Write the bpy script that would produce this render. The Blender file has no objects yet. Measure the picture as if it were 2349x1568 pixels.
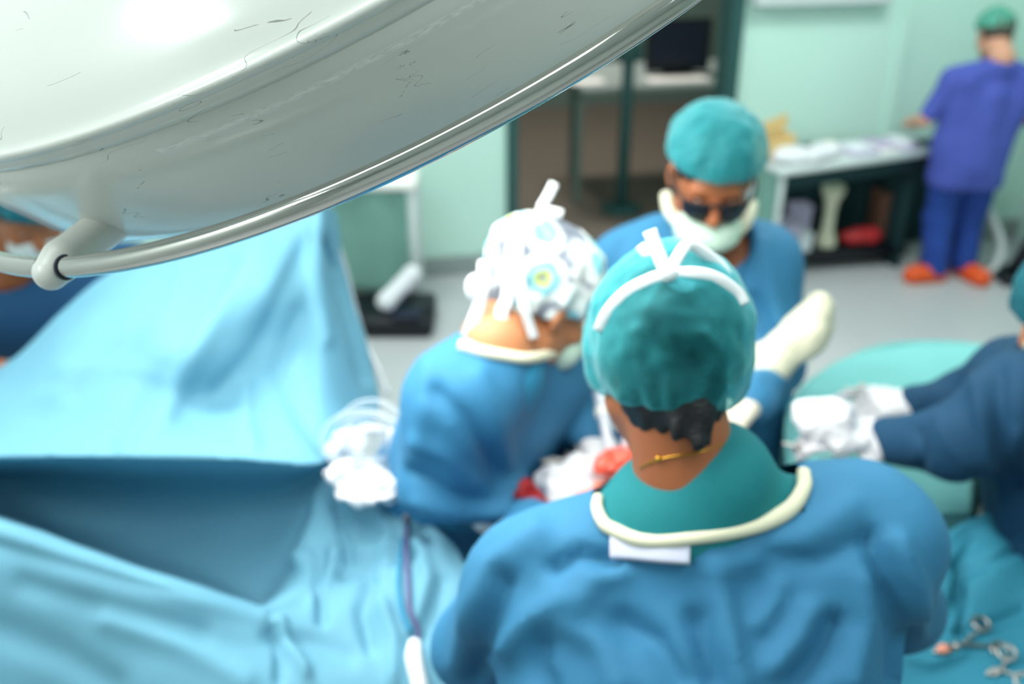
import bpy, math, random
import numpy as np
from mathutils import Vector, Matrix
from mathutils.bvhtree import BVHTree

C = bpy.context.scene.collection
rad = math.radians

# ------------------------------------------------------------------ camera
F, TH, H = 2284.0, rad(27), 2.15          # focal length in pixels of the 2349x1568 frame, pitch, eye height
U0, V0 = 1174.5, 784.0
cd = bpy.data.cameras.new('camera')
cd.sensor_width = 36.0; cd.lens = 36.0 * F / 2349.0
cd.clip_start = 0.02; cd.clip_end = 60
cd.dof.use_dof = True; cd.dof.focus_distance = 0.70; cd.dof.aperture_fstop = 3.5
cam = bpy.data.objects.new('camera', cd); C.objects.link(cam)
cam.location = (0, 0, H); cam.rotation_euler = (math.pi/2 - TH, 0, 0)
bpy.context.scene.camera = cam

# ------------------------------------------------------------------ view and world
vs = bpy.context.scene.view_settings
vs.view_transform = 'Standard'; vs.look = 'None'; vs.gamma = 1.0; vs.exposure = 0.0
vs.use_curve_mapping = False
wd = bpy.data.worlds.new('ambient_fill'); bpy.context.scene.world = wd  # bluish ambient fill, added without any daylight source
wd.use_nodes = True
wd.node_tree.nodes['Background'].inputs[0].default_value = (0.66, 0.86, 0.95, 1)
wd.node_tree.nodes['Background'].inputs[1].default_value = 0.3
bpy.context.scene.cycles.max_bounces = 5
bpy.context.scene.cycles.transparent_max_bounces = 12
bpy.context.scene.cycles.sample_clamp_indirect = 4.0

# lamp frame (fitted to the handrail): centre of the handrail ring, axis towards the ceiling
LC = np.array([-0.1386, 1.2597, 2.0805]); LN = np.array([-0.4193, -0.2477, 0.8734]); LN /= np.linalg.norm(LN)
def area(name, loc, target, size, power, col=(1, 1, 1), shape='DISK', sy=None, spread=180):
    l = bpy.data.lights.new(name, 'AREA'); l.energy = power; l.color = col; l.shape = shape; l.size = size
    if sy: l.size_y = sy
    l.spread = rad(spread)
    o = bpy.data.objects.new(name, l); C.objects.link(o); o.location = loc
    o.rotation_euler = (Vector(target) - Vector(loc)).to_track_quat('-Z', 'Y').to_euler()
    return o
LAMP2 = np.array([-1.30, 1.85, 2.45]); AIM2 = np.array([-0.10, 1.45, 1.25])
# light of the two surgical lamps and of the ceiling panels
area('surgical_lamp_light', LC - LN*0.058, LC - LN*1.0, 0.86, 3.0, (1.0, 0.985, 0.95), spread=110)
n2 = (LAMP2-AIM2)/np.linalg.norm(LAMP2-AIM2)
area('satellite_lamp_light', LAMP2 - n2*0.05, AIM2, 0.5, 11, (1.0, 0.98, 0.95), spread=105)
PANELS = [(-2.1, 0.0, 40), (0.9, 0.4, 11), (-1.4, 2.5, 14), (0.9, 2.5, 14), (-0.75, 0.75, 6.5), (-1.0, 4.0, 30), (1.7, 4.0, 36)]  # the panel right above the lamp is added, unseen, to whiten the dome top
for px_, py_, pw_ in PANELS:
    area('ceiling_panel_light', (px_, py_, 2.93), (px_, py_, 0), 1.15, pw_, (0.93, 1.0, 0.98), 'RECTANGLE', 0.55)

# ------------------------------------------------------------------ numeric helpers
CT, ST = math.cos(TH), math.sin(TH)
def A(u, v, Y):
    """the point at world depth Y seen at picture position u, v"""
    x = (u-U0)/F; y = (V0-v)/F
    t = Y/(CT + y*ST)
    return np.array([x*t, Y, H + t*(-ST + y*CT)])
def AZ(u, v, z):
    x = (u-U0)/F; y = (V0-v)/F
    t = (z-H)/(-ST + y*CT)
    return np.array([x*t, t*(CT + y*ST), z])
def proj(P):
    P = np.asarray(P, float) - np.array([0, 0, H])
    fw = P[..., 1]*CT - P[..., 2]*ST; up = P[..., 1]*ST + P[..., 2]*CT
    return np.stack([U0 + F*P[..., 0]/fw, V0 - F*up/fw], -1)
def nrm(v):
    v = np.asarray(v, float); return v/np.linalg.norm(v)
def hsh(ix, iy, iz, s):
    n = (ix*374761393 + iy*668265263 + iz*1274126177 + s*974711) & 0x7fffffff
    n = ((n ^ (n >> 13))*1274126177) & 0x7fffffff
    return ((n ^ (n >> 16)) & 0xffff)/65535.0
def vnoise(P, s=0):
    """smooth value noise, -1..1"""
    P = np.asarray(P, float); I = np.floor(P).astype(np.int64); f = P-I; f = f*f*(3-2*f); r = 0
    for dx in (0, 1):
        for dy in (0, 1):
            for dz in (0, 1):
                w = (f[..., 0] if dx else 1-f[..., 0])*(f[..., 1] if dy else 1-f[..., 1])*(f[..., 2] if dz else 1-f[..., 2])
                r = r + w*hsh(I[..., 0]+dx, I[..., 1]+dy, I[..., 2]+dz, s)
    return r*2-1
def seg_dist(Q, pts):
    best = None
    for a, b in zip(pts[:-1], pts[1:]):
        a = np.array(a, float); b = np.array(b, float); ab = b-a
        t = np.clip(((Q-a)@ab)/(ab@ab), 0, 1)
        d = np.linalg.norm(Q-(a+t[:, None]*ab), axis=1)
        best = d if best is None else np.minimum(best, d)
    return best
def crom(pts, n):
    """Catmull-Rom through pts, n samples per span"""
    P = np.asarray(pts, float); P = np.vstack([2*P[0]-P[1], P, 2*P[-1]-P[-2]]); out = []
    for i in range(1, len(P)-2):
        p0, p1, p2, p3 = P[i-1:i+3]
        for t in np.arange(n)/n:
            out.append(.5*((2*p1)+(-p0+p2)*t+(2*p0-5*p1+4*p2-p3)*t*t+(-p0+3*p1-3*p2+p3)*t**3))
    out.append(P[-2]); return np.array(out)
def vnormals(V, Fc):
    V = np.asarray(V); N = np.zeros_like(V); Fa = np.asarray(Fc)
    fn = np.cross(V[Fa[:, 2]]-V[Fa[:, 0]], V[Fa[:, 3]]-V[Fa[:, 1]]) if Fa.shape[1] == 4 else np.cross(V[Fa[:, 1]]-V[Fa[:, 0]], V[Fa[:, 2]]-V[Fa[:, 0]])
    for k in range(Fa.shape[1]): np.add.at(N, Fa[:, k], fn)
    return N/np.maximum(np.linalg.norm(N, axis=1, keepdims=True), 1e-12)

# ------------------------------------------------------------------ signed-distance modelling
def rc(a, b, r1, r2):
    a = np.asarray(a, float); b = np.asarray(b, float); ab = b-a; L = max(ab@ab, 1e-12)
    def f(P):
        t = np.clip(((P-a)@ab)/L, 0, 1)
        return np.linalg.norm(P-a-t[:, None]*ab, axis=1) - (r1+(r2-r1)*t)
    f.bb = (np.minimum(a-r1, b-r2), np.maximum(a+r1, b+r2)); return f
def el(c, R, r):
    c = np.asarray(c, float); R = np.asarray(R, float); r = np.asarray(r, float)
    def f(P):
        q = (P-c)@R.T
        k0 = np.linalg.norm(q/r, axis=1); k1 = np.linalg.norm(q/(r*r), axis=1)
        return k0*(k0-1)/np.maximum(k1, 1e-9)
    e = np.abs(R.T)@r; f.bb = (c-e, c+e); return f
def bx(c, R, h, rr=.01):
    c = np.asarray(c, float); R = np.asarray(R, float); h = np.asarray(h, float)-rr
    def f(P):
        q = np.abs((P-c)@R.T)-h
        return np.linalg.norm(np.maximum(q, 0), axis=1)+np.minimum(q.max(axis=1), 0)-rr
    e = np.abs(R.T)@(h+rr); f.bb = (c-e, c+e); return f
I3 = np.eye(3)
def smin(a, b, k):
    h = np.clip(.5+.5*(b-a)/k, 0, 1); return b*(1-h)+a*h-k*h*(1-h)
class S:
    """a chain of smooth unions and cuts"""
    def __init__(s): s.ops = []
    def add(s, f, k=.02): s.ops.append((1, f, k)); return s
    def cut(s, f, k=.008): s.ops.append((-1, f, k)); return s
    def half(s, p, n, k=.004):          # keep the side n points to
        p = np.asarray(p, float); n = nrm(n); s.ops.append((-1, lambda P: -((P-p)@-n), k)); return s
    def __call__(s, P):
        d = None
        for sg, f, k in s.ops:
            e = f(P)
            if d is None: d = e
            elif sg > 0: d = smin(d, e, k)
            else: d = -smin(-d, e, k)
        return d
    def mesh(s, h, pad=.03):
        bbs = [f.bb for sg, f, k in s.ops if sg > 0]
        lo = np.min([b[0] for b in bbs], axis=0)-pad; hi = np.max([b[1] for b in bbs], axis=0)+pad
        B = 6; nb = np.ceil((hi-lo)/(h*B)).astype(int)+1; n = nb*B
        ax = [lo[i]+(np.arange(nb[i])+.5)*B*h-.5*h for i in range(3)]
        G = np.stack(np.meshgrid(*ax, indexing='ij'), -1).reshape(-1, 3)
        dc = s(G).reshape(nb)
        act = np.abs(dc) < B*h*1.25+.02
        up = lambda a: np.repeat(np.repeat(np.repeat(a, B, 0), B, 1), B, 2)
        M = up(act); D = up(dc).astype(float)
        idx = np.argwhere(M); P = lo+idx*h
        D[M] = np.concatenate([s(P[i:i+200000]) for i in range(0, len(P), 200000)])
        return nets(D, lo, h)
def nets(D, lo, h):
    Sg = D < 0; n = np.array(D.shape)
    cs = [(i, j, k) for i in (0, 1) for j in (0, 1) for k in (0, 1)]
    sl = lambda a, o: a[o[0]:n[0]-1+o[0], o[1]:n[1]-1+o[1], o[2]:n[2]-1+o[2]]
    cnt = sum(sl(Sg, c).astype(np.int8) for c in cs)
    act = (cnt > 0) & (cnt < 8); cell = np.argwhere(act)
    ids = np.full(act.shape, -1, np.int64); ids[act] = np.arange(len(cell))
    acc = np.zeros((len(cell), 3)); num = np.zeros(len(cell))
    for c in cs:
        for a in range(3):
            if c[a]: continue
            e = list(c); e[a] = 1
            va = D[cell[:, 0]+c[0], cell[:, 1]+c[1], cell[:, 2]+c[2]]; vb = D[cell[:, 0]+e[0], cell[:, 1]+e[1], cell[:, 2]+e[2]]
            m = (va < 0) != (vb < 0); t = np.where(m, va/np.where(va == vb, 1, va-vb), 0)
            p = np.tile(np.array(c, float), (len(cell), 1)); p[:, a] += t
            acc += np.where(m[:, None], p, 0); num += m
    V = lo+(cell+acc/num[:, None])*h; Q = []
    for a in range(3):
        b, c = (a+1) % 3, (a+2) % 3
        o0 = [slice(None)]*3; o1 = [slice(None)]*3; o0[a] = slice(0, -1); o1[a] = slice(1, None)
        d = Sg[tuple(o0)] != Sg[tuple(o1)]; E_ = np.argwhere(d)
        E_ = E_[(E_[:, b] > 0) & (E_[:, c] > 0) & (E_[:, b] < n[b]-1) & (E_[:, c] < n[c]-1)]
        def g(db, dc_):
            q = E_.copy(); q[:, b] += db; q[:, c] += dc_; return ids[q[:, 0], q[:, 1], q[:, 2]]
        q = np.stack([g(-1, -1), g(0, -1), g(0, 0), g(-1, 0)], 1)
        ins = Sg[E_[:, 0], E_[:, 1], E_[:, 2]]
        q = np.where(ins[:, None], q, q[:, ::-1]); Q.append(q)
    Q = np.vstack(Q); return V, Q[(Q >= 0).all(1)]

# ------------------------------------------------------------------ objects
BV = {}; ORG = {}
def root_of(o):
    while o.parent: o = o.parent
    return o
def link(name, V, Fc, m, parent=None, base=None, smooth=True):
    """ONE mesh object from world-space vertices"""
    V = np.asarray(V, float); org = np.zeros(3)
    if parent is not None: org = ORG[root_of(parent)]
    elif base is not None: org = np.asarray(base, float)
    me = bpy.data.meshes.new(name); Fl = Fc.tolist() if hasattr(Fc, 'tolist') else [list(f) for f in Fc]
    me.from_pydata((V-org).tolist(), [], Fl); me.update()
    if smooth: me.polygons.foreach_set('use_smooth', [True]*len(me.polygons))
    me.materials.append(m)
    o = bpy.data.objects.new(name, me); C.objects.link(o)
    if parent is not None: o.parent = parent
    else: o.location = org; ORG[o] = org
    BV[o] = BVHTree.FromPolygons(V.tolist(), Fl)
    return o
def thing(name, label, cat, base, group=None):
    o = bpy.data.objects.new(name, None); C.objects.link(o); o.location = base; o.empty_display_size = .1
    ORG[o] = np.asarray(base, float); return tag(o, label, cat, group)
def tag(o, label, cat, group=None, kind=None):
    o['label'] = label; o['category'] = cat
    if group: o['group'] = group
    if kind: o['kind'] = kind
    return o
def struct(o):
    o['kind'] = 'structure'; return o
def hit(o, u, v, off=0.0):
    d = nrm(A(u, v, 1.0)-np.array([0, 0, H]))
    p, n_, i, dist = BV[o].ray_cast(Vector((0, 0, H)), Vector(d))
    if p is None:
        return None
    p = np.array(p); n_ = np.array(n_)
    if n_@d > 0: n_ = -n_
    return p+n_*off
def hits(o, pts, off=0.0):
    r = [hit(o, u, v, off) for u, v in pts]; return np.array([p for p in r if p is not None])
def mesh_box(c, h, R=I3, bev=.004):
    """box with chamfered edges: c centre, h half sizes, rows of R are its axes"""
    h = np.asarray(h, float); b = min(bev, *(h*.45)); V = []; 
    for sx in (-1, 1):
        for sy in (-1, 1):
            for sz in (-1, 1):
                s_ = np.array([sx, sy, sz])
                for a in range(3):
                    v = s_*h
                    for k in range(3):
                        if k != a: v[k] -= s_[k]*b
                    V.append(v)
    V = np.array(V); ID = lambda sx, sy, sz, a: (((sx > 0)*2+(sy > 0))*2+(sz > 0))*3+a
    Fc = []
    for a in range(3):
        o = [k for k in range(3) if k != a]
        for s_ in (-1, 1):
            q = []
            for p, r in ((-1, -1), (1, -1), (1, 1), (-1, 1)):
                c_ = [0, 0, 0]; c_[a] = s_; c_[o[0]] = p; c_[o[1]] = r; q.append(ID(*c_, a))
            Fc.append(q)
    for a in range(3):
        o = [k for k in range(3) if k != a]
        for p in (-1, 1):
            for r in (-1, 1):
                c0 = [0, 0, 0]; c0[o[0]] = p; c0[o[1]] = r; c1 = list(c0); c0[a] = -1; c1[a] = 1
                Fc.append([ID(*c0, o[0]), ID(*c1, o[0]), ID(*c1, o[1]), ID(*c0, o[1])])
    for sx in (-1, 1):
        for sy in (-1, 1):
            for sz in (-1, 1): Fc.append([ID(sx, sy, sz, a) for a in range(3)])
    out = []
    for q in Fc:
        p = V[q]; nn = np.cross(p[1]-p[0], p[2]-p[0]); out.append(q if nn@p.mean(0) > 0 else q[::-1])
    return np.asarray(c, float)+V@np.asarray(R, float), out
def join(*ms):
    V = []; Fc = []; n = 0
    for v, f in ms:
        V.append(np.asarray(v)); Fc += [[int(i)+n for i in q] for q in (f.tolist() if hasattr(f, 'tolist') else f)]; n += len(v)
    return np.vstack(V), Fc
def tube(pts, r, seg=12, r2=None, n=6, nref=None, closed=False, smooth=True, caps=True):
    """tube or flat ribbon (r across, r2 thick, r may be a list along the path)"""
    P = np.asarray(pts, float)
    if closed: P = np.vstack([P[-1:], P, P[:2]]); P = crom(P, n)[n:-n-1]
    elif smooth: P = crom(P, n)
    m = len(P); T = np.roll(P, -1, 0)-np.roll(P, 1, 0) if closed else np.gradient(P, axis=0)
    T /= np.linalg.norm(T, axis=1, keepdims=True)+1e-12
    R1 = np.interp(np.linspace(0, 1, m), np.linspace(0, 1, len(np.atleast_1d(r))), np.atleast_1d(r)) if np.ndim(r) else np.full(m, r)
    R2 = R1 if r2 is None else np.full(m, r2)
    nv = nrm(np.cross(T[0], [0.3, .5, .8])) if nref is None else None; V = []
    ref = nref
    for i in range(m):
        if ref is not None:
            rr = ref[i] if np.ndim(ref) == 2 else np.asarray(ref, float)
            nv = rr-T[i]*(rr@T[i]); nv = nrm(nv)
        else:
            nv = nv-T[i]*(nv@T[i]); nv = nrm(nv)
        b = np.cross(T[i], nv)
        for k in range(seg):
            a = 2*math.pi*k/seg; V.append(P[i]+b*math.cos(a)*R1[i]+nv*math.sin(a)*R2[i])
    V = np.array(V); Fc = []
    for i in range(m if closed else m-1):
        j = (i+1) % m
        for k in range(seg):
            l = (k+1) % seg; Fc.append([i*seg+k, i*seg+l, j*seg+l, j*seg+k])
    if not closed and caps:
        Fc.append(list(range(seg))[::-1]); Fc.append([(m-1)*seg+k for k in range(seg)])
    return V, Fc
def lathe(prof, seg=48, M=None):
    V = []; Fc = []; m = len(prof)
    for k in range(seg):
        a = 2*math.pi*k/seg
        for r, z in prof: V.append((r*math.cos(a), r*math.sin(a), z))
    for k in range(seg):
        l = (k+1) % seg
        for i in range(m-1): Fc.append([k*m+i, l*m+i, l*m+i+1, k*m+i+1])
    V = np.array(V)
    if M is not None: V = V@np.asarray(M[0]).T+np.asarray(M[1])
    return V, Fc
def cyl(a, b, r, r2=None, seg=20):
    a = np.asarray(a, float); b = np.asarray(b, float); d = b-a; L = np.linalg.norm(d); z = d/L
    x = nrm(np.cross(z, [.3, .9, .2])); y = np.cross(z, x); r2 = r if r2 is None else r2; e = min(.003, r*.3, r2*.3, L*.2)
    return lathe([(0, 0), (r-e, 0), (r, e), (r2, L-e), (r2-e, L), (0, L)], seg, (np.stack([x, y, z], 1), a))
def ball(c, r, R=I3, seg=20):
    r = np.ones(3)*r; return lathe([(math.sin(t)*1.0, -math.cos(t)) for t in np.linspace(0.001, math.pi-.001, 13)], seg, (np.asarray(R).T@np.diag(r), c))
def frame(fwd, up):
    f = nrm(fwd); u = np.asarray(up, float); u = nrm(u-f*(u@f)); return np.stack([np.cross(f, u), f, u])   # rows: right, forward, up
def loft(rows, nu, nv):
    """smooth cloth through rows of points"""
    R_ = [crom(r, nu) for r in rows]; R_ = np.array(R_)
    cols = np.array([crom(R_[:, j], nv) for j in range(R_.shape[1])])      # col, row, 3
    V = cols.transpose(1, 0, 2); a, b = V.shape[:2]
    i = np.arange(a*b).reshape(a, b)
    Fc = np.stack([i[:-1, :-1], i[1:, :-1], i[1:, 1:], i[:-1, 1:]], -1).reshape(-1, 4)
    return V.reshape(-1, 3), Fc
EYE = np.array([0, 0, H])
def folds(V, Fc, lines=(), amp=.004, freq=(9, 9, 3), seed=1):
    """real folds: noise wrinkles plus creases (polyline, width, depth) pressed into the cloth"""
    N = vnormals(V, Fc); f = np.array(freq, float)
    d = amp*(vnoise(V*f, seed)+.5*vnoise(V*f*2.1+7, seed+3))
    if lines:
        Q = proj(V); fc = np.einsum('ij,ij->i', N, EYE-V) > 0
        for pts, w, dep in lines:
            d = d+np.where(fc, dep*np.exp(-(seg_dist(Q, pts)/w)**2), 0)
    return V+N*d[:, None]
def cloth_sheet(V, Fc, th=.003):
    """give a sheet its thickness"""
    N = vnormals(V, Fc); n = len(V); Fa = np.asarray(Fc)
    cnt = {}
    for q in Fa.tolist():
        for i in range(4):
            e = (q[i], q[(i+1) % 4]); k = (min(e), max(e)); cnt[k] = None if k in cnt else e
    rim = [[e[1], e[0], e[0]+n, e[1]+n] for e in cnt.values() if e]
    return np.vstack([V, V-N*th]), np.vstack([Fa, Fa[:, ::-1]+n, np.array(rim)])

# ------------------------------------------------------------------ materials
def s2l(c):
    if isinstance(c, str): c = [int(c[i:i+2], 16)/255 for i in (0, 2, 4)]
    return tuple(x/12.92 if x <= .04045 else ((x+.055)/1.055)**2.4 for x in c)+(1,)
def mat(name, col, rough=.6, metal=0, var=0, vscale=8, bump=0, bscale=60, sheen=0, coat=0, trans=0, alpha=1, emit=None, sub=0, spec=.5, ior=1.45):
    m = bpy.data.materials.new(name); m.use_nodes = True; nt = m.node_tree; b = nt.nodes['Principled BSDF']
    c = s2l(col); b.inputs['Base Color'].default_value = c
    b.inputs['Roughness'].default_value = rough; b.inputs['Metallic'].default_value = metal
    b.inputs['Sheen Weight'].default_value = sheen; b.inputs['Coat Weight'].default_value = coat; b.inputs['Coat Roughness'].default_value = .12
    b.inputs['Transmission Weight'].default_value = trans; b.inputs['Alpha'].default_value = alpha; b.inputs['IOR'].default_value = ior
    b.inputs['Subsurface Weight'].default_value = sub; b.inputs['Subsurface Scale'].default_value = .01
    b.inputs['Specular IOR Level'].default_value = spec
    if emit: b.inputs['Emission Color'].default_value = s2l(emit[0]); b.inputs['Emission Strength'].default_value = emit[1]
    tc = nt.nodes.new('ShaderNodeTexCoord')
    if var:
        n = nt.nodes.new('ShaderNodeTexNoise'); n.inputs['Scale'].default_value = vscale; n.inputs['Detail'].default_value = 4
        nt.links.new(tc.outputs['Object'], n.inputs['Vector'])
        mx = nt.nodes.new('ShaderNodeMix'); mx.data_type = 'RGBA'
        mx.inputs['A'].default_value = tuple(max(0, x*(1-var)) for x in c[:3])+(1,); mx.inputs['B'].default_value = tuple(min(1, x*(1+var)) for x in c[:3])+(1,)
        nt.links.new(n.outputs['Fac'], mx.inputs['Factor']); nt.links.new(mx.outputs['Result'], b.inputs['Base Color'])
    if bump:
        n = nt.nodes.new('ShaderNodeTexNoise'); n.inputs['Scale'].default_value = bscale; n.inputs['Detail'].default_value = 5
        nt.links.new(tc.outputs['Object'], n.inputs['Vector'])
        bp = nt.nodes.new('ShaderNodeBump'); bp.inputs['Strength'].default_value = bump; bp.inputs['Distance'].default_value = .004
        nt.links.new(n.outputs['Fac'], bp.inputs['Height']); nt.links.new(bp.outputs['Normal'], b.inputs['Normal'])
    return m
M = {}
M['drape'] = mat('blue_drape_cloth', '6099b0', .75, var=.06, vscale=5, bump=.12, bscale=40)
M['gown'] = mat('blue_gown_cloth', '30769f', .75, var=.10, vscale=7, bump=.15, bscale=45)
M['gown_dark'] = mat('deep_blue_gown_cloth', '083e5e', .8, var=.10, vscale=7, bump=.15, bscale=45)
M['scrub_teal'] = mat('teal_scrub_cloth', '117a82', .8, var=.06, bump=.1)
M['scrub_blue'] = mat('bright_blue_scrub_cloth', '2b88b0', .8, var=.06, bump=.1)
M['scrub_navy'] = mat('navy_scrub_cloth', '12476f', .85, var=.08, bump=.1)
M['scrub_purple'] = mat('purple_scrub_cloth', '4654ab', .8, var=.12, vscale=5, bump=.1)
M['trouser_blue'] = mat('blue_trouser_cloth', '1d4090', .85, var=.15, vscale=4, bump=.1)
M['teal_drape'] = mat('teal_drape_cloth', '70b7b6', .75, var=.05, bump=.1)
M['instrument_drape'] = mat('teal_blue_drape_cloth', '2b829c', .75, var=.07, bump=.12)
M['skin_brown'] = mat('brown_skin', 'a5633f', .5, var=.10, vscale=25, sub=.08)
M['skin_tan'] = mat('tan_skin', 'c08058', .5, var=.10, vscale=25, sub=.08)
M['skin_fair'] = mat('fair_skin', 'd29a80', .5, var=.10, vscale=25, sub=.08)
M['hair'] = mat('black_hair', '0a0d14', .55, var=.3, vscale=90, bump=.5, bscale=220)
M['hair_grey'] = mat('grey_brown_hair', '4a463e', .6, var=.3, vscale=90, bump=.5, bscale=200)
M['cream'] = mat('cream_binding', 'dddcc2', .8, var=.04, bump=.1)
M['white'] = mat('white_cotton', 'dfe0e5', .85, var=.03, bump=.35, bscale=90)
M['tape'] = mat('white_tape', 'e0e6eb', .7, var=.02, bump=.1)
M['lilac_tab'] = mat('lilac_white_tab', 'd9dcf2', .7, var=.02, bump=.1)
M['glove'] = mat('white_latex_glove', 'dedde2', .45, var=.03, bump=.15)
M['glove_cream'] = mat('cream_latex_glove', 'd9d1bf', .5, var=.03, bump=.15)
M['glove_bloody'] = mat('stained_latex_glove', 'f09a83', .4, var=.25, vscale=30, bump=.15)
M['mint_mask'] = mat('mint_mask_paper', 'bfdccb', .8, var=.03, bump=.2)
M['dark_lens'] = mat('dark_tinted_lens', '10131f', .3)
M['black'] = mat('black_plastic', '070c16', .45, var=.2)
M['navy_plastic'] = mat('navy_plastic', '0a1730', .4, var=.2)
M['chrome'] = mat('polished_chrome', 'd9d7d2', .09, metal=1)
M['steel'] = mat('brushed_steel', 'b9b6b2', .3, metal=1, var=.05)
M['white_plastic'] = mat('ivory_plastic', 'dfe0da', .38, var=.02, coat=.2)
M['blood'] = mat('blood_soaked_gauze', '8c0f16', .45, var=.35, vscale=40, bump=.3)
M['tissue'] = mat('wet_pink_tissue', 'e2543f', .3, var=.3, vscale=35, bump=.3, coat=.4)
M['wall_green'] = mat('mint_wall_paint', 'c3e6da', .55, var=.03, vscale=1.5, bump=.04, bscale=30)
M['floor_vinyl'] = mat('pale_grey_vinyl', 'b9bbbd', .35, var=.04, vscale=3, bump=.03)
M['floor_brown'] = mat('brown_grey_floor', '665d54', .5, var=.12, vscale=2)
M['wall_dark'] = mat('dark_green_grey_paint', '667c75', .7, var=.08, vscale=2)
M['wall_grey'] = mat('pale_grey_wall_paint', 'd3d7d4', .6, var=.03)
M['jamb'] = mat('dark_green_door_paint', '28504f', .5, var=.06)
M['grey_trim'] = mat('grey_trim_paint', '8f9a98', .5, var=.05)
M['ceiling'] = mat('white_ceiling_paint', 'd5dbd9', .8, var=.02)
M['panel'] = mat('lit_ceiling_panel', 'ffffff', .5, emit=('f4fffd', 3.0))
M['lamp_glass'] = mat('lit_lamp_glass', 'ffffff', .2, emit=('fffaf0', 6.0))
M['orange'] = mat('orange_rubber_clog', 'e2551f', .5, var=.08)
M['paper'] = mat('white_paper', 'efece8', .85, var=.03)
M['cardboard'] = mat('yellow_tan_card', 'e0c186', .8, var=.08)
M['pale_metal'] = mat('pale_grey_enamel', 'c9d2d2', .4, var=.04)
M['green_cloth'] = mat('dark_green_cloth', '74a094', .85, var=.12, bump=.15)
M['dark_cloth_and_shade'] = mat('very_dark_green_cloth_and_shade', '0c2f33', .9, var=.15, bump=.15)
M['lilac'] = mat('lilac_card', 'bcb3cf', .7, var=.1)
M['red'] = mat('red_vinyl', 'b3262b', .5, var=.15)
M['brown'] = mat('brown_card', '6b4a3c', .7, var=.15)
M['rubber'] = mat('grey_rubber', '3d4150', .6, var=.15)
M['cord'] = mat('mauve_cord', '5a5a86', .5, var=.2)
M['tube_white'] = mat('milky_tube', 'd7dbe4', .3, var=.03, trans=.25)
M['gold'] = mat('gold_chain', 'd9a441', .25, metal=1)
M['xray'] = mat('pale_viewer_screen', 'd8e2df', .4, var=.02)
def clear_mat(name, col, mixf):
    m = bpy.data.materials.new(name); m.use_nodes = True; nt = m.node_tree; b = nt.nodes['Principled BSDF']; out = nt.nodes['Material Output']
    b.inputs['Base Color'].default_value = s2l(col); b.inputs['Roughness'].default_value = .15
    t = nt.nodes.new('ShaderNodeBsdfTransparent'); t.inputs[0].default_value = (.95, .97, .98, 1)
    lw = nt.nodes.new('ShaderNodeLayerWeight'); lw.inputs[0].default_value = mixf
    mx = nt.nodes.new('ShaderNodeMixShader'); nt.links.new(lw.outputs['Facing'], mx.inputs[0])
    nt.links.new(t.outputs[0], mx.inputs[1]); nt.links.new(b.outputs[0], mx.inputs[2]); nt.links.new(mx.outputs[0], out.inputs[0])
    return m
M['clear'] = clear_mat('clear_plastic', 'dfe6ee', .55)
M['bag'] = clear_mat('cloudy_plastic_film', 'e8edf4', .72)
def cap_mat(name, col, blend, base):
    """thin non-woven cap cloth: the hair shows through where one looks straight at it"""
    m = bpy.data.materials.new(name); m.use_nodes = True; nt = m.node_tree; b = nt.nodes['Principled BSDF']; out = nt.nodes['Material Output']
    b.inputs['Base Color'].default_value = s2l(col); b.inputs['Roughness'].default_value = .6; b.inputs['Sheen Weight'].default_value = .3
    tl = nt.nodes.new('ShaderNodeBsdfTranslucent'); tl.inputs[0].default_value = s2l(col)
    m0 = nt.nodes.new('ShaderNodeMixShader'); m0.inputs[0].default_value = .3
    nt.links.new(b.outputs[0], m0.inputs[1]); nt.links.new(tl.outputs[0], m0.inputs[2])
    t = nt.nodes.new('ShaderNodeBsdfTransparent'); t.inputs[0].default_value = tuple(.35+.65*x for x in s2l(col)[:3])+(1,)
    lw = nt.nodes.new('ShaderNodeLayerWeight'); lw.inputs[0].default_value = blend
    mr = nt.nodes.new('ShaderNodeMapRange'); mr.inputs['To Min'].default_value = base; mr.inputs['To Max'].default_value = 1
    tc = nt.nodes.new('ShaderNodeTexCoord'); n = nt.nodes.new('ShaderNodeTexNoise'); n.inputs['Scale'].default_value = 22; n.inputs['Detail'].default_value = 3
    nt.links.new(tc.outputs['Object'], n.inputs['Vector'])
    ad = nt.nodes.new('ShaderNodeMath'); ad.operation = 'MULTIPLY_ADD'; ad.inputs[1].default_value = .5; ad.inputs[2].default_value = -.25
    nt.links.new(n.outputs['Fac'], ad.inputs[0])
    a2 = nt.nodes.new('ShaderNodeMath'); a2.operation = 'ADD'; a2.use_clamp = True
    nt.links.new(lw.outputs['Facing'], mr.inputs['Value']); nt.links.new(mr.outputs[0], a2.inputs[0]); nt.links.new(ad.outputs[0], a2.inputs[1])
    mx = nt.nodes.new('ShaderNodeMixShader'); nt.links.new(a2.outputs[0], mx.inputs[0])
    nt.links.new(t.outputs[0], mx.inputs[1]); nt.links.new(m0.outputs[0], mx.inputs[2]); nt.links.new(mx.outputs[0], out.inputs[0])
    return m
M['cap_teal'] = cap_mat('teal_bouffant_cloth', '2fb9c4', .5, .14)
M['cap_teal_dense'] = cap_mat('teal_opaque_cap_cloth', '2aa8b1', .45, .50)
M['cap_green'] = mat('green_cap_cloth', '4f9a86', .8, var=.1, bump=.2)
M['cap_dark'] = mat('dark_teal_cap_cloth', '0f5f6c', .8, var=.1, bump=.2)
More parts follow.
